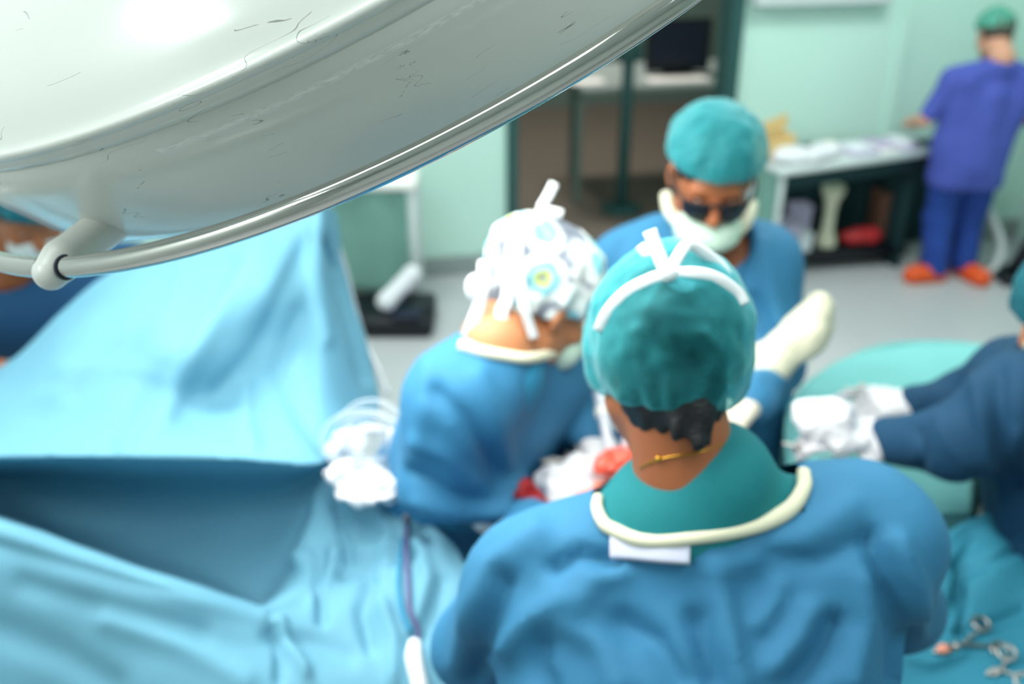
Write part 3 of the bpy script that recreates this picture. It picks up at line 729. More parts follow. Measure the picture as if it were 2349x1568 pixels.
G1 = [
 ([(1400,1290),(1330,1265),(1270,1300)], 20, -0.0180), ([(1230,1220),(1130,1300),(1090,1400),(1060,1520)], 36, 0.0180), ([(1150,1330),(1120,1420),(1090,1540)], 24, -0.0210),
 ([(1160,1480),(1210,1420),(1290,1370)], 32, 0.0150), ([(1600,1420),(1612,1470),(1640,1568)], 30, -0.0240), ([(1640,1300),(1660,1420),(1700,1568)], 30, 0.0180),
 ([(1740,1430),(1780,1380),(1790,1340)], 20, 0.0120), ([(1700,1290),(1850,1230),(1950,1160)], 36, 0.0105), ([(2000,1230),(2030,1330),(2060,1450),(2060,1568)], 22, -0.0210),
 ([(2060,1240),(2100,1340),(2110,1450)], 22, 0.0150), ([(1920,1430),(1890,1500),(1830,1568)], 28, -0.0210), ([(1860,1400),(1830,1460),(1770,1530)], 26, 0.0150), ([(1980,1330),(1985,1430),(1960,1560)], 26, 0.0120),
 ([(1330,1390),(1360,1330),(1420,1310)], 26, 0.0090), ([(1430,1430),(1500,1470),(1560,1568)], 34, -0.0180), ([(1300,1430),(1380,1480),(1420,1568)], 34, 0.0135), ([(1240,1480),(1230,1530),(1260,1580)], 26, -0.0150), ([(1770,1270),(1880,1290),(1960,1250)], 24, -0.0090)]
V = folds(V, Fc, G1, .0075, (8, 8, 5), 11)
NECK = [(1375,1140),(1372,1165),(1383,1195),(1405,1213),(1480,1238),(1590,1232),(1690,1216),(1760,1196),(1815,1165),(1843,1120),(1843,1085),(1822,1058),(1790,1042)]
Q = proj(V); N = vnormals(V, Fc); fc = np.einsum('ij,ij->i', N, EYE-V) > -.15
poly = np.array(NECK+[(1740,900),(1400,900),(1360,1100)], float)
def inside(Q, poly):
    r = np.zeros(len(Q), bool)
    for a, b in zip(poly, np.roll(poly, -1, 0)):
        c = ((a[1] > Q[:, 1]) != (b[1] > Q[:, 1])) & (Q[:, 0] < (b[0]-a[0])*(Q[:, 1]-a[1])/(b[1]-a[1]+1e-9)+a[0]); r ^= c
    return r
full = link('gown', V, Fc, M['gown'], p1)
bind = hits(full, NECK, .002)
keep = ~(inside(Q, poly) & fc); me = full.data
import bmesh
bm = bmesh.new(); bm.from_mesh(me); bm.verts.ensure_lookup_table()
bmesh.ops.delete(bm, geom=[bm.verts[i] for i in np.where(~keep)[0]], context='VERTS'); bm.to_mesh(me); bm.free()
bv_full = BV[full]
link('neck_binding', *tube(bind, (.006, .0072, .0080, .0085, .0078, .0088, .0098, .0090, .0080), 10, n=8), M['cream'], full)
tg = np.array([hit(full, u, v, .004) for u, v in ((1402, 1250), (1450, 1253), (1520, 1258), (1583, 1262))])
nn = nrm(EYE-tg[1]); link('closure_tab', *tube(tg, .0145, 8, .0022, nref=nn), M['lilac_tab'], full)
# necklace on the bare neck
ck = hits(p1, [(1470, 1072), (1500, 1056), (1540, 1046), (1600, 1036), (1660, 1018), (1690, 1004)], .001)
if len(ck) > 2: link('necklace', *tube(ck, .0011, 8), M['gold'], p1); link('clasp', *ball(hit(p1, 1512, 1050, .002), .0035), M['gold'], p1)
# white elastic and tape ties of the cap
def tape(pts, lift, w=.0062, par=None, m=None, thick=.0016, onto=None):
    P = []
    for (u, v), l in zip(pts, lift):
        q = hit(onto, u, v, .003); P.append((q if q is not None else P[-1]) if l is None else l)
    return P
def strap(onto, pts, par, w=.0064, off=.003, m='tape'):
    P = hits(onto, pts, off); ref = np.array([nrm(EYE-x) for x in crom(P, 6)])
    return link('tie', *tube(P, w, 8, .0016, nref=ref), M[m], par)
strap(cp, [(1378,760),(1400,715),(1440,672),(1490,645),(1530,635),(1590,630),(1640,642),(1685,672),(1702,700)], cp)
K = hit(cp, 1535, 632, .004)
def free_tie(pts, par, w=.0064):
    P = np.array([A(u, v, y) for u, v, y in pts]); ref = np.array([nrm(EYE-x) for x in crom(P, 6)])
    return link('tie', *tube(P, w, 8, .0022, nref=ref), M['tape'], par)
ky = K[1]
free_tie([(1490, 528, ky+.02), (1508, 575, ky+.012), (1528, 622, ky), (1550, 648, ky-.006), (1592, 662, ky-.004)], cp, .0075)
free_tie([(1538, 625, ky), (1553, 592, ky+.01), (1578, 562, ky+.022), (1612, 578, ky+.03), (1648, 606, ky+.035), (1672, 640, ky+.03)], cp)
free_tie([(1468, 562, ky+.06), (1482, 580, ky+.055), (1498, 592, ky+.05)], cp, .006)
link('knot', *ball(K+np.array([0, -.003, 0]), (.010, .008, .010)), M['tape'], cp)
glove(J['wrl'], M['glove'], p1, **{k: v for k, v in hl.items() if k != 'w'})
glove(J['wrr'], M['glove_bloody'], p1, **{k: v for k, v in hr.items() if k != 'w'})['label'] = 'glove glowing orange-pink under the lamp'

# --- surgeon in the flowered cap, bending towards the wound
J = dict(head=A(1236, 690, 1.55), R=frame((.70, .38, -.60), (.35, .25, .9)), neck=A(1140, 785, 1.47),
         shr=A(1040, 915, 1.40), shl=A(1265, 860, 1.66), elr=A(1000, 1110, 1.40), wrr=A(1215, 1168, 1.43), ell=np.array([.13, 1.66, 1.13]), wrl=np.array([.15, 1.58, 1.15]), pel=np.array([-.10, 1.64, .93]))
hr = dict(w=J['wrr'], d=(.95, .25, -.05), n=(.1, .3, -.95), side=-1, curl=(.3, .4, .5, .6)); hl = dict(w=J['wrl'], d=(.3, -.9, -.2), n=(-.2, -.1, -.95), side=1, curl=(.3, .4, .5, .6))
p2 = person('surgeon in the white flower-printed cap bending over the wound in a blue gown', J, M['skin_tan'], (hl, hr))
R2 = J['R']; c2 = J['head']
link('hair', *hair_mesh(c2, R2, (.081, .100, .091), [((0, -.3, 1), -.045), ((0, -1, .3), -.06)]), M['hair'], p2)
cp2 = link('cap', *cap_mesh(c2, R2, (.092, .114, .106), (0, -.45, 1), -.012, .0045, off=(0, -.008, .034), wr=.004, puff=((0, -.085, .065), (.055, .055, .06))), M['floral'], p2)
s2 = gown_sdf(J, -.014, sleeve=()); s2.add(rc(J['neck']-[0, 0, .06], J['neck']-[.01, 0, .04], .078, .070), .03)
link('scrub_top', *s2.mesh(.010), M['scrub_blue'], p2)
gs = gown_sdf(J, .004, frac=2, sc=.95); nk = nrm((c2-J['neck'])*[1, 1, 1]+[0, 0, .06])
gs.cut(rc(J['neck']+nk*.025, J['neck']+nk*.2, .060, .095), .012)
V, Fc = gs.mesh(.010)
V = folds(V, Fc, [([(1000,900),(1060,960),(1130,1050),(1150,1130)], 22, -.014), ([(960,1010),(1020,1040),(1080,1100)], 18, .010), ([(950,1080),(1030,1130),(1120,1150)], 16, -.012), ([(960,1150),(1060,1180),(1180,1175)], 16, .010), ([(1100,860),(1140,960),(1160,1060)], 26, .010), ([(980,840),(970,940),(960,1050)], 22, .008), ([(1240,860),(1250,960),(1200,1050)], 24, -.010), ([(940,1180),(1040,1220),(1150,1230)], 16, -.012)], .007, (9, 9, 6), 21)
g2 = link('gown', V, Fc, M['gown'], p2)
bp = hits(g2, [(992,762),(1015,778),(1055,795),(1110,810),(1160,818),(1205,822),(1250,815),(1285,805)], .004)
if len(bp) > 3: link('neck_binding', *tube(bp, .0095, 10, n=8), M['cream'], g2)
def mixed(onto, pts, par, w, y0):
    P = []
    for p in pts:
        P.append(A(*p) if len(p) == 3 else (lambda q: q if q is not None else A(p[0], p[1], y0))(hit(onto, p[0], p[1], .006)))
    P = np.array(P); ref = np.array([nrm(EYE-x) for x in crom(P, 6)])
    return link('tie', *tube(P, w, 8, .003, nref=ref), M['tape'], par)
yk = c2[1]-.03
mixed(cp2, [(1272, 420, yk+.06), (1258, 448, yk+.05), (1240, 478, yk+.04)], cp2, .0080, yk)
mixed(cp2, [(1195, 500), (1180, 560), (1172, 620), (1170, 680), (1150, 720, yk-.07), (1160, 770, yk-.08), (1175, 795, yk-.08)], cp2, .011, yk)
mixed(cp2, [(1118, 600), (1108, 650, yk-.05), (1100, 700, yk-.06), (1085, 740, yk-.07), (1075, 772, yk-.07)], cp2, .010, yk)
mixed(cp2, [(1188, 560), (1195, 640), (1202, 700, yk-.08), (1215, 745, yk-.08), (1225, 775, yk-.08)], cp2, .008, yk)
mixed(cp2, [(1230, 495), (1262, 486), (1290, 492)], cp2, .008, yk)
link('knot', *ball(A(1090, 660, yk-.05), (.016, .012, .024)), M['tape'], cp2)
mk = S().add(el(c2+R2[1]*.085-R2[2]*.045, R2, (.060, .034, .052)))
link('face_mask', *mk.mesh(.006), M['mint_mask'], p2)
glove(J['wrr'], M['glove'], p2, **{k: v for k, v in hr.items() if k != 'w'}); glove(J['wrl'], M['glove'], p2, **{k: v for k, v in hl.items() if k != 'w'})

# --- surgeon facing the camera with dark glasses
J = dict(head=A(1632, 408, 1.93), R=frame((-.06, -.93, -.40), (0, -.40, .92)), neck=A(1640, 505, 2.05),
         shr=A(1440, 605, 2.03), shl=A(1752, 605, 2.03), ell=A(1775, 835, 1.93), wrl=A(1715, 925, 1.68), elr=A(1450, 800, 1.93), wrr=A(1375, 880, 1.74), pel=np.array([.47, 2.14, .93]))
hl = dict(w=J['wrl'], d=(-.6, -.75, .05), n=(.1, -.1, -.95), side=-1, curl=(.7, .8, .9, .9)); hr = dict(w=J['wrr'], d=(-.5, -.8, -.1), n=(.1, -.2, -.95), side=1, curl=(.3, .4, .5, .6))
p3 = person('surgeon facing the camera, teal cap, dark glasses and pale mint mask under the nose', J, M['skin_brown'], (hl, hr))
R3 = J['R']; c3 = J['head']; r, f, u = R3
eyes(c3, R3, p3)
link('hair', *hair_mesh(c3, R3, (.080, .099, .090), [((0, -.5, 1), -.02)]), M['hair'], p3)
link('cap', *cap_mesh(c3, R3, (.103, .118, .105), (0, -.10, 1), .058, .0045, off=(0, -.008, .052), wr=.003, seed=15), M['cap_teal_dense'], p3)
gl = thing_gl = None
fr = [c3+r*x+f*y+u*z for x, y, z in ((-.084, .0, .014), (-.080, .05, .016), (-.062, .088, .018), (-.03, .102, .020), (0, .104, .020), (.03, .102, .020), (.062, .088, .018), (.080, .05, .016), (.084, .0, .014))]
gg = link('glasses', *tube(fr, .0035, 8), M['black'], p3)
for s in (-1, 1):
    pr = [c3+r*s*x+f*y+u*z for x, y, z in ((.010, .103, .016), (.012, .101, -.014), (.026, .098, -.028), (.046, .090, -.027), (.062, .080, -.012), (.066, .081, .012), (.050, .094, .019), (.028, .102, .020))]
    n_ = nrm(f+r*s*.25); vv = np.array(pr+[p+n_*.003 for p in pr]); k = len(pr)
    link('lens', vv, [list(range(k))[::-1], list(range(k, 2*k))]+[[i, (i+1) % k, (i+1) % k+k, i+k] for i in range(k)], M['dark_lens'], gg)
mk = S().add(el(c3+f*.062-u*.078, R3, (.070, .062, .044))).half(c3-u*.043+f*.1, -u-f*.15)
V, Fc = mk.mesh(.005); V = folds(V, Fc, (), .002, (20, 20, 60), 4); link('face_mask', V, Fc, M['mint_mask'], p3)
gs = gown_sdf(J, .006, frac=2); nk = nrm(c3-J['neck']+[0, -.05, .05]); 
gs.cut(rc(J['neck']+[0, -.05, -.03], J['neck']+nk*.2, .072, .105), .012)
V, Fc = gs.mesh(.010)
V = folds(V, Fc, [([(1560,560),(1540,640),(1550,720)], 20, .012), ([(1690,560),(1700,640),(1690,720)], 18, -.016), ([(1750,560),(1770,650),(1790,740)], 18, .010), ([(1420,560),(1400,630),(1410,700)], 20, -.010), ([(1730,690),(1760,760),(1800,800)], 16, -.014), ([(1700,870),(1760,860),(1800,880)], 14, .010)], .007, (9, 9, 5), 31)
g3 = link('gown', V, Fc, M['gown'], p3)
bp = [A(*p) for p in ((1528,448,2.03),(1533,478,1.985),(1558,510,1.945),(1600,531,1.925),(1645,539,1.92),(1690,530,1.925),(1716,502,1.95),(1725,468,2.0))]
link('neck_binding', *tube(bp, .013, 10, n=8), M['cream'], g3)
glove(J['wrl'], M['glove_cream'], p3, **{k: v for k, v in hl.items() if k != 'w'}); glove(J['wrr'], M['glove'], p3, **{k: v for k, v in hr.items() if k != 'w'})

# --- nurse at the right edge
J = dict(head=A(2482, 715, 1.66), R=frame((-.80, .25, -.50), (-.4, .1, .9)), neck=A(2440, 810, 1.66),
         shl=A(2335, 935, 1.50), shr=A(2330, 875, 1.80), ell=A(2190, 1010, 1.52), wrl=A(2045, 1010, 1.62), elr=A(2215, 925, 1.86), wrr=A(2100, 928, 1.86), pel=np.array([1.10, 1.60, .93]))
hl = dict(w=J['wrl'], d=(-.95, .15, .12), n=(.1, .35, -.9), side=1, curl=(.45, .5, .6, .6), sc=1.05); hr = dict(w=J['wrr'], d=(-.9, -.05, .1), n=(.1, .3, -.9), side=-1, curl=(.35, .9, 1.1, 1.1))
p4 = person('nurse at the right edge in a deep blue gown reaching out gloved hands', J, M['skin_tan'], (hl, hr))
c4, R4 = J['head'], J['R']
link('cap', *cap_mesh(c4, R4, (.098, .120, .110), (0, -.35, 1), -.0, .005, off=(0, -.008, .034), seed=25), M['cap_dark'], p4)
mk = S().add(el(c4+R4[1]*.070-R4[2]*.055, R4, (.066, .050, .058))); link('face_mask', *mk.mesh(.006), M['mint_mask'], p4)
gs = gown_sdf(J, .006, frac=2); gs.cut(rc(J['neck']-[0, 0, .02], J['neck']+[-.05, 0, .18], .07, .09), .012)
V, Fc = gs.mesh(.010)
V = folds(V, Fc, [([(2290,850),(2290,980),(2330,1120)], 22, -.016), ([(2240,880),(2260,980),(2270,1080)], 20, .012), ([(2150,960),(2180,1020),(2220,1060)], 16, .009), ([(2100,990),(2120,1040),(2110,1080)], 14, -.010), ([(2330,1000),(2300,1110),(2310,1200)], 20, .012)], .007, (9, 9, 5), 41)
g4 = link('gown', V, Fc, M['gown_dark'], p4)
glove(J['wrl'], M['glove'], p4, **{k: v for k, v in hl.items() if k != 'w'}); glove(J['wrr'], M['glove'], p4, **{k: v for k, v in hr.items() if k != 'w'})

def dress_legs(J, p, cloth, shoe):
    s = S()
    for n in 'lr': s.add(rc(J['hip'+n], J['kne'+n], .092, .066), .02).add(rc(J['kne'+n], J['ank'+n], .066, .056), .03)
    link('trousers', *s.half([0, 0, .06], (0, 0, 1)).mesh(.014), cloth, p)
    for n in 'lr': link('clog', *S().add(rc(J['ank'+n]-[0, 0, .03], J['toe'+n], .052, .042), .02).half([0, 0, .003], (0, 0, 1)).mesh(.010), shoe, p)
for p_, J_ in PEOPLE: dress_legs(J_, p_, M['scrub_teal'], M['white'])
# --- person in purple scrubs at the bench, back turned
fx = 2.385
J = dict(head=np.array([2.41, 5.12, 1.252]), R=frame((-.05, .92, -.38), (0, .38, .92)), neck=np.array([2.41, 5.00, 1.175]),
         shl=np.array([2.20, 5.02, 1.06]), shr=np.array([2.62, 5.02, 1.06]), ell=np.array([2.105, 5.03, .86]), wrl=np.array([2.13, 5.22, .80]),
         elr=np.array([2.715, 5.03, .86]), wrr=np.array([2.68, 5.22, .80]), pel=np.array([2.36, 5.02, .60]), footl=np.array([2.28, 4.97, 0]), footr=np.array([2.46, 5.03, 0]))
hl = dict(w=J['wrl'], d=(.3, .9, -.1), n=(0, 0, -1), side=1, sc=.9); hr = dict(w=J['wrr'], d=(-.3, .9, -.1), n=(0, 0, -1), side=-1, sc=.9)
p5 = person('person in purple-blue scrubs with orange clogs working with back turned at far bench', J, M['skin_fair'], (hl, hr), sc=.9)
c5, R5 = J['head'], J['R']
link('hair', *hair_mesh(c5, R5, (.081, .099, .088), [((0, -.4, 1), -.035)]), M['hair_grey'], p5)
link('cap', *cap_mesh(c5, R5, (.090, .110, .100), (0, -.2, 1), .030, .006, seed=35), M['cap_green'], p5)
s = gown_sdf(J, -.012, skirt=False, frac=.85); s.add(rc(J['pel']+[-.06, 0, .06], J['pel']+[-.06, 0, -.06], .105, .115), .05).add(rc(J['pel']+[.06, 0, .06], J['pel']+[.06, 0, -.06], .105, .115), .05)
s.half(J['pel']+[0, 0, -.085], (0, 0, 1)); s.cut(rc(J['neck']+[0, .02, -.01], c5, .062, .07), .01)
V, Fc = s.mesh(.010); V = folds(V, Fc, [([(2200,180),(2210,260),(2200,350)], 16, -.012), ([(2330,180),(2310,280),(2290,380)], 16, -.010)], .007, (7, 7, 5), 51); link('scrub_top', V, Fc, M['scrub_purple'], p5)
s = S()
for n in 'lr': s.add(rc(J['hip'+n]+[0, 0, .02], J['kne'+n], .098, .078), .02).add(rc(J['kne'+n], J['ank'+n], .078, .072), .03)
V, Fc = s.half([0, 0, .035], (0, 0, 1)).mesh(.010); V = folds(V, Fc, (), .008, (8, 8, 10), 52); link('trousers', V, Fc, M['trouser_blue'], p5)
for n, d in (('l', (-.80, -.1, 0)), ('r', (.3, -.75, 0))):
    a = J['ank'+n]*[1, 1, 0]+[0, -.02, .036]; d = nrm(d)
    s = S().add(rc(a-d*.03, a+d*.125, .042, .050), .02).add(rc(a+d*.06+[0, 0, .012], a+d*.12+[0, 0, .008], .046, .044), .02).half([0, 0, .002], (0, 0, 1))
    link('clog', *s.mesh(.006), M['orange'], p5)

# --- anaesthetist behind the drape at the left edge
J = dict(head=A(62, 478, 2.32), R=frame((.45, -.62, -.60), (.3, -.4, .85)), neck=A(20, 600, 2.42),
         shr=A(-110, 760, 2.36), shl=A(165, 735, 2.44), elr=A(-150, 900, 2.25), wrr=A(0, 850, 2.14), ell=A(190, 860, 2.35), wrl=A(80, 880, 2.16), pel=np.array([-1.16, 2.52, .9]))
hr = dict(w=J['wrr'], d=(.8, -.4, -.1), n=(0, -.2, -1), side=1); hl = dict(w=J['wrl'], d=(-.4, -.8, -.1), n=(0, -.2, -1), side=-1)
p6 = person('anaesthetist in navy scrubs and mask half hidden behind the drape at the left edge', J, M['skin_brown'], (hl, hr))
c6, R6 = J['head'], J['R']; eyes(c6, R6, p6)
link('hair', *hair_mesh(c6, R6, (.080, .099, .090), [((0, -.5, 1), -.02)]), M['hair'], p6)
link('cap', *cap_mesh(c6, R6, (.090, .110, .098), (0, -.20, 1), .045, .006, seed=45), M['cap_dark'], p6)
mk = S().add(el(c6+R6[1]*.066-R6[2]*.065, R6, (.066, .054, .055))); link('face_mask', *mk.mesh(.006), M['pale_metal'], p6)
s = gown_sdf(J, 0, skirt=False, frac=.8); s.cut(rc(J['neck']+[0, -.02, -.02], c6, .062, .08), .01)
V, Fc = s.mesh(.011); V = folds(V, Fc, (), .007, (7, 7, 5), 61); link('scrub_top', V, Fc, M['scrub_navy'], p6)
s = S()
for n in 'lr': s.add(rc(J['hip'+n]+[0, 0, .02], J['kne'+n], .10, .078), .02).add(rc(J['kne'+n], J['ank'+n], .078, .070), .03)
V, Fc = s.half([0, 0, .035], (0, 0, 1)).mesh(.012); link('trousers', V, Fc, M['scrub_navy'], p6)
for n in 'lr': link('clog', *S().add(rc(J['ank'+n]-[0, 0, .03], J['toe'+n], .052, .042), .02).half([0, 0, .003], (0, 0, 1)).mesh(.010), M['white'], p6)

# ------------------------------------------------------------------ what lies at the wound
def blob(c, r, amp=.008, fr=28, seed=1, R=I3, h=.004, extra=()):
    s = S().add(el(c, R, np.ones(3)*r))
    for e in extra: s.add(e, .012)
    V, Fc = s.mesh(h, .015); N = vnormals(V, Fc)
    return V+N*(amp*(vnoise(V*fr, seed)+.5*vnoise(V*fr*2.3, seed+2)))[:, None], Fc
fz = 1.035
V, Fc = loft([[AZ(u, v, fz+dz) for u, v, dz in r] for r in (
    [(1180, 1270, -.06), (1300, 1300, -.04), (1450, 1300, -.04), (1650, 1280, -.06)], [(1150, 1210, -.02), (1290, 1210, .0), (1450, 1210, 0), (1700, 1180, -.03)],
    [(1180, 1090, -.01), (1300, 1080, .01), (1450, 1080, .0), (1720, 1060, -.02)], [(1220, 990, -.02), (1330, 970, 0), (1470, 970, -.01), (1700, 960, -.03)], [(1260, 930, -.10), (1340, 910, -.08), (1450, 910, -.08), (1650, 900, -.1)])], 10, 10)
V = folds(V, Fc, (), .006, (14, 14, 14), 71)
pd_ = link('patient_drape', *cloth_sheet(V, Fc, .003), M['scrub_navy'], base=AZ(1400, 1100, fz)); tag(pd_, 'dark blue sheet under the hands and gauze at the wound', 'drape')
tt = thing('instrument_table', 'narrow steel table hidden under the sheet at the wound', 'table', (.32, 1.60, 0))
link('tabletop', *mesh_box((.32, 1.60, .965), (.10, .10, .015), bev=.006), M['steel'], tt); link('column', *cyl((.32, 1.60, .03), (.32, 1.60, .96), .03), M['steel'], tt); link('base', *mesh_box((.32, 1.60, .02), (.11, .11, .02), bev=.01), M['steel'], tt)
g = link('gauze_pad', *blob(A(1325, 1118, 1.455), (.070, .055, .030), .010, 26, 3, frame((.6, .7, .1), (0, -.2, 1)), .0035, [rc(A(1250, 1095, 1.47), A(1300, 1110, 1.45), .022, .03), rc(A(1345, 1085, 1.47), A(1385, 1100, 1.46), .03, .02), rc(A(1280, 1150, 1.43), A(1340, 1145, 1.43), .02, .025)]), M['white'], base=A(1325, 1118, 1.455)); tag(g, 'bunched white gauze pad at the wound beside the blood', 'gauze')
g = link('gauze_swab', *blob(A(1218, 1136, 1.385), (.022, .018, .016), .008, 50, 8, I3, .0028, [rc(A(1205, 1120, 1.39), A(1240, 1155, 1.38), .014, .012)]), M['blood'], base=A(1218, 1136, 1.385)); tag(g, 'small blood-red soaked swab at the left end of the white gauze', 'gauze')
g = link('gauze_swab', *blob(A(1442, 1025, 1.47), (.018, .02, .035), .006, 40, 18, I3, .003), M['white'], base=A(1442, 1025, 1.47)); tag(g, 'white gauze standing beside the brown neck behind the orange glow', 'gauze')
g = link('tissue_flap', *blob(A(1415, 1062, 1.43), (.038, .030, .026), .006, 50, 28, I3, .0028), M['tissue'], base=A(1408, 1068, 1.45)); tag(g, 'wet orange-pink tissue glowing under the lamp at the wound', 'wound')
st = thing('suction_tube', 'slim pale pink-white suction tube standing in the wound', 'tube', A(1398, 1045, 1.47))
link('tube', *tube([A(1400, 1040, 1.47), A(1390, 990, 1.50), A(1380, 930, 1.54), A(1375, 900, 1.57)], (.0075, .009, .011, .012), 14), M['tube_white'], st); link('collar', *cyl(A(1384, 955, 1.525), A(1380, 935, 1.54), .0145), M['white_plastic'], st)
def forceps(name, a, b, up, label, cat='instrument', m='steel', ring=True):
    t = thing(name, label, cat, a); a = np.asarray(a); b = np.asarray(b); d = nrm(b-a); s = nrm(np.cross(d, up)); L = np.linalg.norm(b-a)
    for sg in (-1, 1):
        sh = link('shaft', *tube([a, a+d*L*.35+s*sg*.004, a+d*L*.75-s*sg*.010, b-s*sg*.020], (.0022, .0035, .003, .003), 8), M[m], t)
        if ring: link('finger_ring', *tube([b-s*sg*.026+(d*math.cos(q)+s*math.sin(q))*.014 for q in np.linspace(0, 6.283, 16, endpoint=False)], .003, 8, n=2, closed=True), M[m], sh)
    link('hinge', *cyl(a+d*L*.4-nrm(up)*.005, a+d*L*.4+nrm(up)*.005, .006), M[m], t); return t
forceps('clamp', A(1238, 1058, 1.50), A(1345, 1050, 1.52), (0, -.3, 1), 'steel clamp lying along the top edge of the white gauze')
forceps('clamp', A(1265, 1080, 1.475), A(1322, 1068, 1.50), (0, -.3, 1), 'short steel clamp stuck in the middle of the white gauze', ring=False)
rt = thing('retractor', 'grey metal retractor in the dark gap left of the suction tube', 'instrument', A(1340, 1030, 1.56))
link('blade', *tube([A(1350, 1040, 1.53), A(1338, 1005, 1.56), A(1330, 970, 1.60)], .024, 8, .003, nref=nrm(EYE-A(1340, 1000, 1.56))), M['steel'], rt)
link('handle', *tube([A(1330, 970, 1.60), A(1335, 940, 1.64), A(1350, 915, 1.68)], .008, 8, .004), M['steel'], rt)
g = link('gauze_pad', *blob(A(1322, 925, 1.66), (.035, .03, .02), .008, 34, 38, I3, .0035, [rc(A(1300, 930, 1.66), A(1350, 900, 1.66), .018, .014)]), M['white'], base=A(1322, 925, 1.66)); tag(g, 'white gauze held behind the retractor between the two blue caps', 'gauze')
# wrapped limb beside the surgeon facing the camera
s = S().add(rc(A(1690, 915, 1.74), A(1760, 840, 1.80), .040, .043)).add(rc(A(1760, 840, 1.80), A(1835, 772, 1.85), .043, .040), .02).add(rc(A(1840, 770, 1.84), A(1880, 700, 1.87), .040, .028), .03).add(rc(A(1850, 775, 1.83), A(1886, 752, 1.86), .03, .024), .03)
V, Fc = s.mesh(.006); V = folds(V, Fc, (), .004, (22, 22, 22), 81)
g = link('wrapped_limb', V, Fc, M['cream'], base=A(1690, 915, 1.74)); tag(g, 'cream cloth-wrapped limb slanting up beside the surgeon who faces the camera', 'wrapped limb')
link('bandage_edge', *tube([A(1760, 840, 1.80)+(.0465*(math.cos(q)*nrm([-.7, .1, .7])+math.sin(q)*np.array([.1, -.99, 0]))) for q in np.linspace(0, 6.283, 20, endpoint=False)], .003, 8, n=2, closed=True), M['cream'], g)
# what the nurse holds
g = link('gauze_pad', *blob(A(1905, 975, 1.64), (.055, .045, .055), .010, 24, 48, I3, .004, [rc(A(1850, 950, 1.66), A(1890, 960, 1.64), .03, .035), rc(A(1930, 1020, 1.60), A(1960, 1010, 1.62), .025, .03)]), M['white'], base=A(1905, 975, 1.64)); tag(g, 'big white gauze bundle held in gloved hands by the nurse at right', 'gauze')
for i, (a, b, l) in enumerate((((1845, 1035, 1.62), (1815, 1010, 1.66), 'pinkish metal tip below the left edge of the white gauze bundle'), ((1925, 1062, 1.60), (1900, 1045, 1.63), 'pinkish metal tip under the middle of the white gauze bundle'), ((1985, 880, 1.86), (1950, 905, 1.84), 'thin instrument in the nurse\'s far hand above the teal drape'))):
    forceps('needle_holder', A(*a), A(*b), (0, -.3, 1), l, ring=False)
# draped back table of the nurse
TC = np.array([1.10, 2.10, .93])
edge = [AZ(u, v, .93) for u, v in ((1830, 1150), (1815, 1040), (1822, 935), (1880, 868), (1975, 815), (2085, 792), (2230, 794), (2420, 812), (2640, 900))]
near = [AZ(u, v, .935) for u, v in ((1960, 1165), (1965, 1080), (1975, 1010), (2010, 960), (2070, 920), (2140, 905), (2240, 905), (2400, 930), (2560, 990))]
mid = [AZ(u, v, .935) for u, v in ((2140, 1165), (2140, 1110), (2145, 1070), (2160, 1040), (2180, 1015), (2220, 990), (2270, 975), (2330, 975), (2400, 1000))]
inn = [AZ(u, v, .935) for u, v in ((2230, 1165), (2232, 1130), (2235, 1100), (2240, 1070), (2250, 1045), (2265, 1020), (2290, 1000), (2325, 990), (2370, 1010))]
out = lambda k, dz: [p+(p-TC)*[k, k, 0]+[0, 0, dz] for p in edge]
rws = [out(.03, -.55), out(.03, -.25), out(.02, -.03), edge, near, mid, inn]
rws = [[q[0]+np.array([0, -.02, -.5]), q[0]+np.array([0, -.012, -.06])]+q for q in rws]
V, Fc = loft(rws, 8, 8); V = folds(V, Fc, (), .006, (7, 7, 7), 91)
g = link('table_drape', *cloth_sheet(V, Fc, .003), M['teal_drape'], base=TC-[0, 0, .5]); tag(g, 'bright turquoise drape over the round-cornered table behind the nurse\'s arms', 'drape')
tt = thing('back_table', 'steel table hidden under the bright turquoise drape', 'table', (1.42, 2.12, 0))
link('tabletop', *mesh_box((1.42, 2.12, .905), (.34, .20, .012)), M['steel'], tt)
for sx in (-1, 1):
    for sy in (-1, 1): link('leg', *cyl((1.42+sx*.30, 2.12+sy*.16, 0), (1.42+sx*.30, 2.12+sy*.16, .90), .016), M['steel'], tt)
# near instrument stand with its drape, lower right corner
RS = [[(2010,1290,1.44),(2120,1260,1.52),(2200,1215,1.56),(2290,1190,1.58),(2400,1210,1.58)], [(2060,1330,1.40),(2160,1300,1.44),(2215,1255,1.50),(2290,1215,1.53),(2400,1260,1.53)], [(2090,1420,1.34),(2180,1390,1.38),(2225,1330,1.42),(2300,1275,1.45),(2400,1300,1.46)],
      [(2060,1490,1.29),(2170,1462,1.31),(2230,1435,1.34),(2310,1400,1.37),(2400,1380,1.38)], [(2040,1560,1.24),(2160,1540,1.26),(2240,1510,1.28),(2330,1480,1.30),(2420,1450,1.31)], [(2000,1700,1.15),(2160,1690,1.16),(2240,1660,1.17),(2330,1640,1.18),(2450,1620,1.18)]]
rws = [[A(*p) for p in r] for r in RS]; rws = [[p+np.array([0, .05, -.4]) for p in rws[0]]]+rws+[[p+np.array([0, -.03, -.4]) for p in rws[-1]]]
V, Fc = loft(rws, 14, 14)
